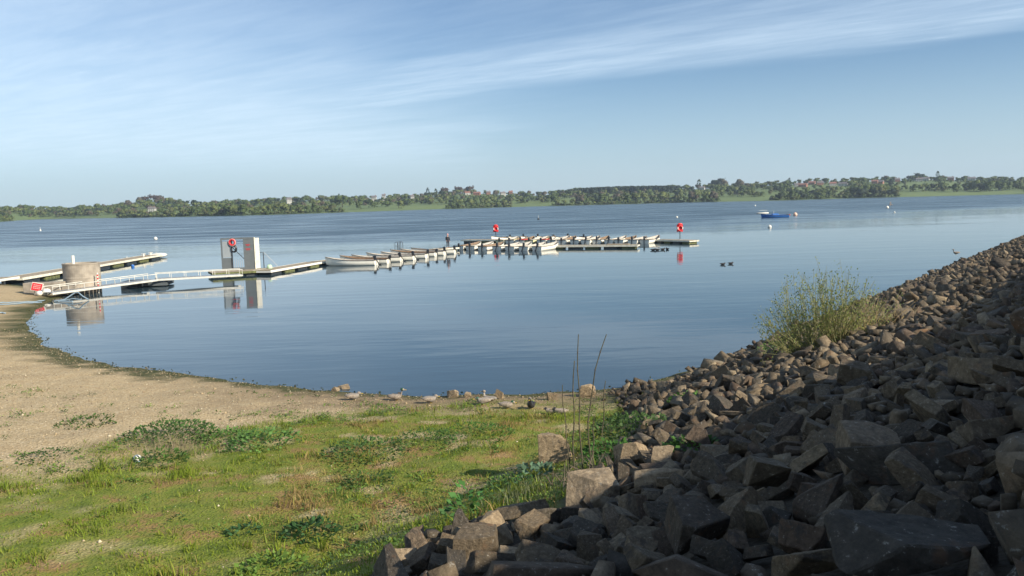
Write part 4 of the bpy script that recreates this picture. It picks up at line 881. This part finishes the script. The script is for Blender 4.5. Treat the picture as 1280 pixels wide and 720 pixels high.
# boulders read off the photograph: pixel of centre bottom, width in px, dims, tilt, label
HERO = [(697, 578, 40, (1, .8, 1.05), 'pale pinkish upright boulder standing alone in the grass at the foot of the bank'), (731, 640, 86, (1, .6, .42), 'big flat tan boulder below the dry stalks at the foot of the bank'),
        (796, 582, 44, (1, .8, .75), 'blocky sunlit boulder right behind the dry stalks'), (838, 588, 42, (1, .8, .8), 'speckled grey pointed boulder right of the dry stalks'), (828, 615, 60, (1, .7, .5), 'long tilted tan boulder just below the speckled pointed one'),
        (735, 496, 19, (1, .9, 1), 'round whitish boulder at the waterline behind the tall stalks'), (982, 640, 92, (1, .6, .5), 'flat-topped square dark block with pale lichen in the shade'), (1150, 738, 190, (1, .6, .28), 'huge dark slab with white spots in the bottom right shade'),
        (870, 700, 95, (1, .8, .55), 'rounded dark boulder crusted with pale lichen near the bottom edge'), (622, 690, 62, (1, .7, .6), 'grey sunlit wedge-shaped boulder on the bottom edge of the bank'), (590, 676, 50, (1, .7, .75), 'half shaded brown block, topmost on the near left tip of the bank'),
        (512, 712, 48, (1, .7, .6), 'pale grey boulder lowest on the near left tip of the bank'), (745, 668, 38, (1, .8, .9), 'small square sunlit block below the big flat tan boulder'), (690, 660, 40, (1, .6, .8), 'leaning brown wedge left of the small square block'),
        (600, 712, 70, (1, .8, .5), 'lichen-spotted grey boulder at the bottom edge left of centre'), (740, 700, 34, (1, .8, 1.0), 'upright cubic brown rock at the bottom edge in half sun'), (880, 520, 26, (1, .7, .8), 'wedge-shaped sunlit rock above the green creeper'), (985, 575, 40, (1, .8, .7), 'dark grey boulder behind the flat-topped square block'), (1080, 600, 90, (1, .8, .55), 'broad dark blue-grey boulder in the shade left of the huge slab'),
        (430, 486, 18, (1, .7, .4), 'flat tan stone in the shallows, leftmost along the shore'), (418, 489, 13, (1, .8, .7), 'small brown stone beside the flat tan stone at the water edge'), (567, 497, 15, (1, .8, .7), 'round tan stone at the waterline, left of a group of three'), (585, 497, 9, (1, .8, .7), 'small pale stone, middle of the waterline group'), (595, 497, 9, (1, .8, .7), 'smallest pale stone, right of the waterline group'),
        (625, 499, 11, (1, .8, 1.2), 'upright brown stone at the waterline behind the pale drake'), (690, 500, 13, (1, .8, .8), 'brown stone at the waterline left of the round whitish boulder'), (470, 497, 7, (1, .8, .5), 'little dark stone on the wet shore strip'), (645, 716, 46, (1, .8, .6), 'tan shaded rock at the bottom edge under the wedge boulder'), (500, 492, 6, (1, .8, .5), 'tiny dark stone in the wet strip between two ducks')]
herobm = []
for i, (u, v, wpx, dm, lb) in enumerate(HERO):
    g = G(u, v); f = proj(g)[2]; r = wpx/FPX*f
    bm = rock_bm(900+i, 2, dm, 5); me = bpy.data.meshes.new('rock'); bm.to_mesh(me); bm.free(); me.materials.append(PALE_OR_SUNLIT if any(k in lb for k in ('pale ', 'tan ', 'sunlit', 'whitish', 'speckled')) and 'pale lichen' not in lb else ROCK)  # sunlit boulders share the pale stone: sunlight put into their colour
    o = link('rock', me); o.scale = (r, r, r); s = g.x*DN[0]+g.y*DN[1]+S0; lift = r*dm[2]*.36; yb = .3*r*dm[1]
    q = Vector((g.x, g.y+yb, 0)); q.z = H(q.x, q.y)+lift+(.12 if wpx > 60 else 0); o.location = q; o.rotation_euler = (R(rnd.uniform(-14, 10)), R(rnd.uniform(-14, 14)), R(rnd.uniform(-25, 25)))
    tag(o, lb, 'rock'); put(q.x, q.y, r*.52)
def inview(x, y, z, m=60):
    q = proj((x, y, z)); return q is not None and -m < q[0] < 1280+m and -m < q[1] < 720+m
cand = []
for (rmin, rmax, n, k, lift, amax) in ((.42, .62, 110, .42, .05, 40), (.26, .42, 8000, .36, .07, 125), (.17, .30, 56000, .34, .04, 125), (.11, .19, 42000, .36, .02, 50)):
    for i in range(n):
        a = amax*rnd.random()**1.3 - 4; s = rnd.uniform(-.9, CREST+.2); x = DN[0]*(s-S0)+DD[0]*a; y = DN[1]*(s-S0)+DD[1]*a
        r = rnd.uniform(rmin, rmax)
        if math.hypot(x, y) < 2.2+r: continue
        edge_n = s - .5*math.sin(a*.9) + rnd.gauss(0, .25)
        if rmin > .45 and (s < 2.5 or a > 40): continue
        if a > 24 and r < .24 and rnd.random() < .6: continue
        if a > 24: r *= rnd.uniform(1.0, 1.45)
        if not ok(x, y, r/2, k*2): continue
        cand.append((x, y, r, lift)); put(x, y, r/2)
# scattered stones past the toe and along the shore
for i in range(330):
    x = rnd.uniform(-4, 7); s = rnd.uniform(-2.5, .8); a = rnd.uniform(4, 33); x = DN[0]*(s-S0)+DD[0]*a; y = DN[1]*(s-S0)+DD[1]*a
    if a < 22 and rnd.random() < .75: continue
    r = rnd.uniform(.12, .36); 
    if rnd.random() < .4 and ok(x, y, r/2, .9): cand.append((x, y, r, 0)); put(x, y, r/2)
cand = [c for c in cand if True]
cx_ = np.array([c[0] for c in cand]); cy_ = np.array([c[1] for c in cand]); hz_ = terrain(cx_, cy_)[0]
allr = []
TOEV = [485, 500, 530, 560, 590, 610, 640, 655, 675, 690, 720, 800]; TOEU = [752, 768, 790, 785, 765, 715, 690, 588, 552, 500, 462, 400]   # foot of the stone bank as the photo shows it
_hb, _sd, _s, _ig = terrain(cx_, cy_); _hbz = np.where(_sd > 0, 2.1*(1-np.exp(-np.maximum(_sd, 0)*.085/2.1*1.35)), 0)
over = np.minimum(_s, CREST)*SLOPE-_hbz
for (x, y, r, lift), z, ov, sdd in zip(cand, hz_, over, _sd):
    if z < -.35: continue
    pq = proj((x, y, z))
    if pq is None: 
        if ov < .3: continue
    elif pq[1] > 483:
        if pq[0]-r*.4*FPX/pq[2] < np.interp(pq[1], TOEV, TOEU)+rnd.gauss(0, 8): continue
    elif ov < -.1: continue
    iv = inview(x, y, z, 90)
    if not iv and not inview(x, y, z, 500): continue
    allr.append((x, y, z+r*.16+lift*rnd.uniform(.2, 1.6), r, iv))
score = sorted([i for i, c in enumerate(allr) if c[4] and inview(c[0], c[1], c[2], 0)], key=lambda i: -allr[i][3]/math.hypot(allr[i][0], allr[i][1], 2))
indiv = set(score[:268]); print('rocks', len(allr))
def rocklabel(u, v, r):
    sz = 'large' if r > .72 else ('mid-sized' if r > .48 else 'small')
    if u+v*1.25 > 1640: pl = ('in the deep shade near the bottom right corner' if u > 1050 and v > 560 else 'in the shade beside the square lichen block' if v > 560 and u > 850 else 'in the shade along the bottom edge of the bank' if v > 620 else 'in the upper shaded part of the bank by the right edge')
    elif v > 640: pl = 'on the near left tip of the bank at the bottom edge'
    elif v > 560: pl = 'half sunlit, beside the blocky boulders right of the stalks'
    elif u < 860: pl = 'in the sunlit jumble between the stalks and the creeper'
    elif v > 480: pl = 'sunlit, in the middle of the bank below the willow'
    else: pl = 'on the bank beside the willow bush'
    return f'{sz} angular brown rock {pl}'
for i in score[:268]:
    x, y, z, r, _ = allr[i]; o = link('rock', hi[rnd.randrange(NV)]); o.location = (x, y, z); o.scale = (r*rnd.uniform(.9, 1.45), r*rnd.uniform(.65, 1.05), r*rnd.uniform(.75, 1.25)); o.rotation_euler = (R(rnd.gauss(0, 22)), R(-18+rnd.gauss(0, 25)), rnd.uniform(0, 6.28))
    u, v, f = proj((x, y, z)); lb = rocklabel(u, v, r); tag(o, lb, 'rock', lb.replace(' rock ', ' rocks '))
VV = []; FF = []; TT = []; off = 0
for i, (x, y, z, r, _) in enumerate(allr):
    if i in indiv: continue
    V, Fc = lo[rnd.randrange(NV)]; E = np.array(Euler((rnd.gauss(0, .4), -.3+rnd.gauss(0, .45), rnd.uniform(0, 6.28))).to_matrix()); Sx = np.array([rnd.uniform(.85, 1.5), rnd.uniform(.6, 1.05), rnd.uniform(.7, 1.3)])*r
    VV.append((V*Sx) @ E.T+np.array([x, y, z])); FF.append(Fc+off); TT.append(np.full(len(V), rnd.random())); off += len(V)
tag(link('rock_armour', np_mesh('rock_armour', np.vstack(VV), np.vstack(FF), ROCK, attrs={'tone': np.concatenate(TT)})), 'mass of angular brown stone armour covering the sloping dam bank', 'rocks', kind='stuff')
# unseen wall added along the crest, its height stepped to shape the bank's shade
WALLH = 1.05
q0 = DN*(CREST-S0+.15)+DD*-30; q1 = DN*(CREST-S0+.15)+DD*130; zc_ = CREST*SLOPE
o = thing('shade_wall', 'unseen concrete wall added along the dam crest to shade the bank', 'wall', (q0[0], q0[1], zc_), math.atan2(DD[1], DD[0]))
for a0, a1, hh_ in ((0, 43, 1.32), (43.02, 160, WALLH)): MB().box(((a0+a1)/2, 0, hh_/2-.15), (a1-a0, .35, hh_+.3)).build('wall_body', concrete, o); MB().box(((a0+a1)/2, 0, hh_+.05), (a1-a0, .48, .1)).build('coping', concrete, o)
# ------------------------------------------------------------------ grass, pebbles, weeds
grassm = attr_mat('grass_blades', .6, .35, .2, 2)
def scatter(n, x0, x1, y0, y1, dens):
    x = rng.uniform(x0, x1, n); y = rng.uniform(y0, y1, n)
    # keep only what the picture could see (with a margin)
    d = np.stack([x, y, np.full(n, 1.2)-CAMH], 1); f = d@np.array(_F); uu_ = 640+FPX*(d@np.array(_R))/f; vv_ = 360-FPX*(d@np.array(_U))/f
    k = (f > .5) & (uu_ > -160) & (uu_ < 1300) & (vv_ < 820); x = x[k]; y = y[k]
    h, sd, s, ig = terrain(x, y); keep = (rng.random(len(x)) < dens(x, y, sd, s, ig)); return x[keep], y[keep], h[keep]
def blades(name, label, x, y, h, hgt, wid, colf, cat='grass'):
    n = len(x); a = rng.uniform(0, 6.283, n); lean = rng.uniform(.1, .9, n)*hgt; b = rng.uniform(0, 6.283, n)
    w = np.stack([np.cos(a), np.sin(a), np.zeros(n)], 1)*wid[:, None]; base = np.stack([x, y, h-.01], 1)
    tip = base+np.stack([np.cos(b)*lean, np.sin(b)*lean, hgt], 1); mid = base+np.stack([np.cos(b)*lean*.35, np.sin(b)*lean*.35, hgt*.6], 1)
    V = np.stack([base-w, base+w, mid+w*.7, tip, mid-w*.7], 1).reshape(-1, 3); i0 = np.arange(n)[:, None]*5
    F1 = np.concatenate([i0+0, i0+1, i0+2, i0+4], 1); F2 = np.concatenate([i0+4, i0+2, i0+3, i0+3], 1)
    F3 = np.concatenate([np.stack([i0[:, 0], i0[:, 0]+1, i0[:, 0]+2], 1), np.stack([i0[:, 0], i0[:, 0]+2, i0[:, 0]+4], 1), np.stack([i0[:, 0]+4, i0[:, 0]+2, i0[:, 0]+3], 1)])
    C = np.repeat(colf, 5, 0); return tag(link(name, np_mesh(name, V, F3, grassm, cols=C)), label, cat, kind='stuff')
GREEN = np.array([(.17, .23, .025), (.22, .26, .03), (.12, .19, .03), (.26, .24, .05), (.29, .21, .085), (.07, .13, .03)])
def gcol(x, y):
    q = fbm(x*.55, y*.55, 4, 71)+rng.normal(0, .09, len(x)); left = sstep(-1, -7, x)*.12
    i = np.digitize(q-left, [.34, .42, .47, .51, .57]); order = np.array([0, 1, 2, 0, 3, 4]); 
    c = GREEN[order[i]]*rng.uniform(.75, 1.25, (len(x), 1)); return c
def dturf(x, y, sd, s, ig): return turf_mask(x, y, sd)*np.where(ig & (s > .6), 0, 1)*(.25+.75*sstep(.38, .6, fbm(x*1.3, y*1.3, 3, 81)))
x, y, h = scatter(420000, -24, 6, 6.5, 30, dturf); n = len(x); print('blades', n)
blades('grass', 'short mossy green and brown turf at the lower left', x, y, h, rng.uniform(.015, .05, n)*(1+1.0*sstep(.55, .75, fbm(x*.9, y*.9, 3, 91)))*(1+2.2*sstep(.58, .72, fbm(x*3.5, y*3.5, 3, 95))), rng.uniform(.005, .011, n), gcol(x, y))
# weeds: broad-leaved ground cover patches
def leafmesh(cx, cy, cz, rad, n, hgt, size, col, upr=.5, seedx=None):
    r = np.sqrt(rng.random(n))*rad; a = rng.uniform(0, 6.283, n); x = cx+r*np.cos(a); y = cy+r*np.sin(a); z = cz+rng.random(n)**.8*hgt*(1-(r/rad)**2*.6)
    d = np.stack([np.cos(a), np.sin(a), rng.uniform(-.2, 1.2, n)*upr+.15], 1)+rng.normal(0, .35, (n, 3)); d /= np.linalg.norm(d, axis=1)[:, None]
    sd_ = np.cross(d, rng.normal(0, .5, (n, 3))+np.array([0, 0, 1])); sd_ /= np.linalg.norm(sd_, axis=1)[:, None]; L_ = size*rng.uniform(.6, 1.3, n)[:, None]; w = L_*.32
    b = np.stack([x, y, z], 1); V = np.stack([b, b+d*L_*.45+sd_*w, b+d*L_, b+d*L_*.45-sd_*w], 1).reshape(-1, 3); Fq = np.arange(n*4).reshape(n, 4); C = np.repeat(np.array(col)*1.35*rng.uniform(.55, 1.4, (n, 1)), 4, 0); return V, Fq, C
def patches(lst, name, label, cat, kind=None):
    VV = []; FF = []; CC = []; off = 0
    for args in lst:
        V, Fq, C = leafmesh(*args); VV.append(V); FF.append(Fq+off); CC.append(C); off += len(V)
    return tag(link(name, np_mesh(name, np.vstack(VV), np.vstack(FF), grassm, cols=np.vstack(CC))), label, cat, kind=kind)
# general low weeds
def dweed(x, y, sd, s, ig):
    band = np.exp(-((y-(15.5+np.clip(x+10, -6, 12)*1.0))/2.2)**2)*.9+.16; right = sstep(-5, -1, x)*sstep(26, 20, y)*sstep(.2, 1, sd)*.5
    return np.clip((band+right)*sstep(.47, .62, fbm(x*.9, y*.9, 4, 101)), 0, 1)*np.where(ig & (s > .8), 0, 1)*sstep(1.0, 2.2, sd)
x, y, h = scatter(17000, -24, 6, 6.5, 25.5, dweed); print('weeds', len(x))
patches([(a_, b_, c_, rnd.uniform(.06, .2), rnd.randint(8, 22), rnd.uniform(.03, .12), rnd.uniform(.025, .06), rnd.choice([(.07, .13, .025), (.09, .16, .03), (.13, .19, .035), (.06, .10, .03)])) for a_, b_, c_ in zip(x, y, h)], 'low_weeds', 'low broad-leaved weeds spreading between the beach and the turf', 'weeds', 'stuff')
WD = [(388, 668, .42, 260, .2, .09, (.03, .075, .022), 'dark green dock clump alone in the turf at lower centre'), (645, 612, .5, 300, .18, .06, (.035, .08, .02), 'dark creeping weed patch left of the big flat boulder'), (800, 548, .9, 1300, .4, .075, (.045, .085, .022), 'dense dark green creeper growing at the foot of the rocks behind the stalks'),
      (770, 575, .5, 400, .3, .08, (.045, .11, .02), 'green nettle patch in front of the dense creeper'), (585, 650, .3, 90, .5, .12, (.05, .13, .03), 'upright leafy weed behind the half shaded brown block'), (305, 668, .25, 120, .16, .07, (.035, .085, .03), 'small dark weed rosette left of the dock clump'), (200, 580, .55, 420, .32, .07, (.05, .10, .02), 'bushy weed patch beside the blue ball on the left'),
      (210, 548, 1.1, 1300, .35, .08, (.05, .10, .025), 'wide bank of weeds at the upper left of the turf'), (330, 556, .8, 600, .38, .085, (.08, .16, .04), 'light blue-green leafy weeds in the middle of the grass edge'), (280, 552, .6, 400, .3, .075, (.07, .14, .03), 'leafy weeds between the wide bank and the blue-green ones'), (455, 570, .9, 800, .35, .07, (.05, .10, .025), 'mixed weed patch in the middle of the turf'),
      (108, 530, .7, 300, .2, .07, (.05, .09, .02), 'low isolated weed patch on the beach at the left'), (60, 573, .6, 300, .16, .06, (.04, .08, .02), 'dark flat weeds at the left edge of the turf'), (670, 596, .35, 110, .22, .12, (.09, .15, .09), 'silvery thistle left of the stalks'), (865, 508, .5, 400, .3, .08, (.05, .11, .02), 'green weeds among the sunlit rocks left of the willow'),
      (870, 568, .4, 300, .25, .08, (.045, .10, .02), 'green weeds between boulders right of the stalks'), (460, 606, .5, 240, .2, .06, (.045, .09, .025), 'weed clump in the centre of the turf'), (595, 545, .9, 700, .25, .06, (.05, .11, .02), 'spreading weeds left of the pale upright boulder'), (530, 555, .7, 500, .35, .06, (.05, .10, .025), 'tangled weeds in the middle distance of the turf'), (340, 715, .5, 260, .2, .08, (.10, .17, .03), 'bright green grassy weed clump on the bottom edge')]
for (u, v, rad, n, hg, sz, col, lb) in WD:
    g = G(u, v); o = patches([(0, 0, -.02, rad, n, hg, sz, col)], 'weed_clump', lb, 'weed'); o.location = g
# dry pale grasses by the blue ball and in the turf
VV = []
g = G(215, 565); n = 260; x = g.x+rng.normal(0, .45, n); y = g.y+rng.normal(0, .3, n); h = terrain(x, y)[0]
o = blades('dry_grass', 'thin pale dry grass stems standing behind the blue ball', x, y, h, rng.uniform(.2, .55, n), rng.uniform(.002, .004, n), np.tile((.34, .27, .19), (n, 1))*rng.uniform(.7, 1.2, (n, 1)), 'grass')
g = G(660, 620); n = 200; x = g.x+rng.normal(0, .3, n); y = g.y+rng.normal(0, .3, n); h = terrain(x, y)[0]
blades('dry_grass', 'pale green grass stems left of the big flat boulder', x, y, h, rng.uniform(.12, .3, n), rng.uniform(.003, .005, n), np.tile((.22, .24, .12), (n, 1)), 'grass')
g = G(172, 578)+Vector((0, 0, .07)); o = thing('ball', 'small pale blue and white ball lying against the weeds on the left', 'ball', g); MB().ball((0, 0, 0), .085).build('shell', mat('ball_blue', (.35, .48, .60), .3, .05), o, True); MB().ball((.02, -.03, .025), .068).build('white_panel', white, o, True)
# pebbles
def dpeb(x, y, sd, s, ig): return np.clip(1-turf_mask(x, y, sd)*.93, 0, 1)*sstep(-.3, .2, sd)*np.where(ig & (s > .5), .2, 1)*.8
x, y, h = scatter(60000, -34, 6, 8, 42, dpeb); n = len(x); print('pebbles', n)
octv = np.array([(1, 0, 0), (0, 1, 0), (-1, 0, 0), (0, -1, 0), (0, 0, .7), (0, 0, -.7)]); octf = np.array([(0, 1, 4), (1, 2, 4), (2, 3, 4), (3, 0, 4), (1, 0, 5), (2, 1, 5), (3, 2, 5), (0, 3, 5)])
sz = rng.uniform(.008, .026, n)*(1+1.0*(rng.random(n) > .97)); a = rng.uniform(0, 6.283, n); sc = rng.uniform(.6, 1.2, (n, 3))*sz[:, None]; P = octv[None]*sc[:, None]*rng.uniform(.7, 1.2, (n, 6, 1))
Pr = np.stack([P[..., 0]*np.cos(a)[:, None]-P[..., 1]*np.sin(a)[:, None]+x[:, None], P[..., 0]*np.sin(a)[:, None]+P[..., 1]*np.cos(a)[:, None]+y[:, None], P[..., 2]+h[:, None]+sz[:, None]*.2], -1)
PC = np.array([(.38, .30, .18), (.44, .36, .23), (.28, .21, .13), (.48, .42, .30), (.18, .14, .10), (.42, .32, .19)]); C = np.repeat(PC[rng.integers(0, 6, n)]*rng.uniform(.8, 1.15, (n, 1)), 6, 0)
pebm = attr_mat('pebble', .85, 0, .15, 4)
tag(link('beach_gravel', np_mesh('beach_gravel', Pr.reshape(-1, 3), (octf[None]+(np.arange(n)*6)[:, None, None]).reshape(-1, 3), pebm, cols=C)), 'tan gravel and pebbles covering the curved beach', 'gravel', kind='stuff')
# drift weed along the waterline
def dwr(x, y, sd, s, ig): return sstep(-.5, -.05, sd)*sstep(.9, .2, sd)*.8
x, y, h = scatter(60000, -36, 6, 22, 70, dwr); n = len(x)
blades('algae_line', 'dark olive waterweed washed up along the edge of the beach', x, y, np.maximum(h, 0), rng.uniform(.01, .05, n), rng.uniform(.02, .06, n), np.array([(.05, .06, .015), (.09, .09, .03), (.035, .035, .015), (.15, .12, .06)])[rng.integers(0, 4, n)], 'waterweed')
# ------------------------------------------------------------------ dry stalks
stemm = mat('dry_stem', (.09, .08, .045), .7, .3, 10); stemd = mat('dry_dark_stem', (.07, .05, .035), .7, .2, 10)
for u0, v0, u1, v1, bend, lb in ((728, 596, 722, 418, -.01, 'tallest straight dry stalk, left of the two tall ones'), (739, 592, 757, 418, .10, 'tall bent dry stalk leaning right'), (717, 606, 717, 451, .0, 'greenish stalk just left of the tallest'), (712, 585, 702, 481, .0, 'short leftmost dry stalk'), (752, 572, 756, 476, .0, 'short stalk below the bent tall one'), (741, 590, 742, 520, 0, 'shortest stalk between the two tall ones')):
    g = G(u0, v0); t = D(u1, v1, g.y); P = []
    for i in range(9):
        q = i/8; p_ = g.lerp(t, q); p_.x += bend*math.sin(q*math.pi)*2*(1 if bend <= 0 else -1)*.6+.012*math.sin(q*14); P.append(p_-g)
    o = thing('dry_stalk', lb, 'stalk', g, 0, 'dry stalks at the foot of the bank'); MB().tube(P, [.012-.006*i/8 for i in range(9)], 6).build('stem', stemm, o)
    for i in range(2, 8): MB().ball(tuple(P[i]), (.016-.001*i, .016-.001*i, .02)).build('node', stemd, o)
g = G(745, 598); m = MB()
for i in range(70):
    a = rnd.uniform(0, 6.28); r_ = rnd.uniform(0, .5); b0 = Vector((r_*math.cos(a)*1.3, r_*math.sin(a)*.6, -.05)); d = Vector((rnd.gauss(0, .6), rnd.gauss(0, .4), rnd.uniform(.1, .9))).normalized()*rnd.uniform(.15, .45)
    m.tube([b0, b0+d*.5+Vector((0, 0, .05)), b0+d], [.007, .005, .003], 5)
tag(m.build('twig_tangle', mat('pale_twig', (.15, .12, .08), .8, .25, 8)), 'tangle of pale dead twigs around the feet of the dry stalks', 'twigs'); COL.objects[-1].location = g
# ------------------------------------------------------------------ willow
g = G(1020, 440); wl = thing('willow_bush', 'wispy willow bush with small yellow-green leaves on the stony bank', 'bush', g)
sc_ = g.y; m = MB(); lv = []; tips = []
LV = []; LC = []
for i in range(230):
    a = rnd.uniform(-1, 1); tgt_u = 1030+a*84+rnd.gauss(0, 8); top = 345+abs(a)**2.2*(72 if a < 0 else 35)+rnd.uniform(-14, 42)
    if rnd.random() < .04: top -= 18
    tp = D(tgt_u, top, g.y+rnd.uniform(-1.3, 1.3))-g; b0 = Vector((rnd.uniform(-.25, .9)*1.0+a*.35, rnd.uniform(-.3, .3), -.15)); bx = b0
    P = []
    for k in range(8):
        q = k/7; x_ = b0.x+(tp.x-b0.x)*(q**(.75 if a < 0 else 1.0)); y_ = b0.y+(tp.y-b0.y)*q; z_ = b0.z+(tp.z-b0.z)*(q**1.25 if abs(a) > .5 else q**1.05); P.append(Vector((x_+.03*math.sin(q*9+i), y_+.03*math.cos(q*8+i), z_)))
    m.tube(P, [.011-.0085*k/7 for k in range(8)], 5)
    for k in range(2, 8):
        for _ in range(6 if k > 3 else 2):
            q = P[k-1].lerp(P[k], rnd.random()); LV.append(q+Vector((rnd.gauss(0, .05), rnd.gauss(0, .05), rnd.gauss(0, .05)))); LC.append(rnd.choice([(.26, .30, .08), (.20, .26, .07), (.33, .33, .10), (.16, .22, .08)]))
    if i % 3 == 0:
        for s_ in range(2):
            k = rnd.randint(2, 6); q = P[k]; e = q+Vector((rnd.gauss(0, .2), rnd.gauss(0, .2), rnd.uniform(.15, .5))); m.tube([q, (q+e)/2+Vector((.02, 0, 0)), e], [.006, .005, .003], 4)
            for _ in range(8): LV.append(q.lerp(e, rnd.random())+Vector((rnd.gauss(0, .03), rnd.gauss(0, .03), 0))); LC.append(rnd.choice([(.26, .30, .08), (.30, .31, .09), (.18, .24, .08)]))
m.build('stems', mat('willow_stem', (.24, .23, .10), .7, .25, 4), wl)
n = len(LV); B = np.array([v[:] for v in LV]); d = rng.normal(0, .5, (n, 3))+np.array([0, 0, .7]); d /= np.linalg.norm(d, axis=1)[:, None]; s_ = np.cross(d, rng.normal(size=(n, 3))); s_ /= np.linalg.norm(s_, axis=1)[:, None]; Ls = rng.uniform(.035, .075, (n, 1))
V = np.stack([B, B+d*Ls*.5+s_*Ls*.22, B+d*Ls, B+d*Ls*.5-s_*Ls*.22], 1).reshape(-1, 3); link('foliage', np_mesh('foliage', V, np.arange(n*4).reshape(n, 4), grassm, cols=np.repeat(np.array(LC), 4, 0)), wl)
m = MB()
for i in range(200):
    b0 = Vector((rnd.uniform(.1, 2.6), rnd.uniform(-.3, .4), 0)); b0.z = H(g.x+b0.x, g.y+b0.y)-g.z-.1; d = Vector((rnd.gauss(.25, .3), rnd.gauss(0, .2), rnd.uniform(.4, 1.1)*(1 if b0.x < 1.6 else .6))); m.tube([b0, b0+d*.5, b0+d+Vector((.08, 0, -.05))], [.008, .006, .003], 4)
m.build('dry_stems', mat('straw', (.30, .22, .10), .8, .2, 5), wl)
g2 = G(1060, 425); o = patches([(0, 0, 0, 1.3, 700, .55, .07, (.12, .13, .045))], 'weed_clump', 'olive weeds and straw right of the willow bush', 'weed'); o.location = g2
g2 = G(985, 442); o = patches([(0, 0, 0, .9, 420, .35, .07, (.07, .12, .03))], 'weed_clump', 'green weeds under the left side of the willow bush', 'weed'); o.location = g2
# ------------------------------------------------------------------ haze
hz = bpy.data.materials.new('haze'); hz.use_nodes = True; N, L = hz.node_tree.nodes, hz.node_tree.links; N.remove(N['Principled BSDF']); pv = N.new('ShaderNodeVolumePrincipled')
pv.inputs['Density'].default_value = .00012; pv.inputs['Color'].default_value = (.70, .85, 1, 1); pv.inputs['Anisotropy'].default_value = .2; L.new(pv.outputs[0], N['Material Output'].inputs['Volume'])
HZ = True
if HZ: tag(MB().box((0, 765, 35), (3300, 2170, 84)).build('haze', hz), kind='stuff')
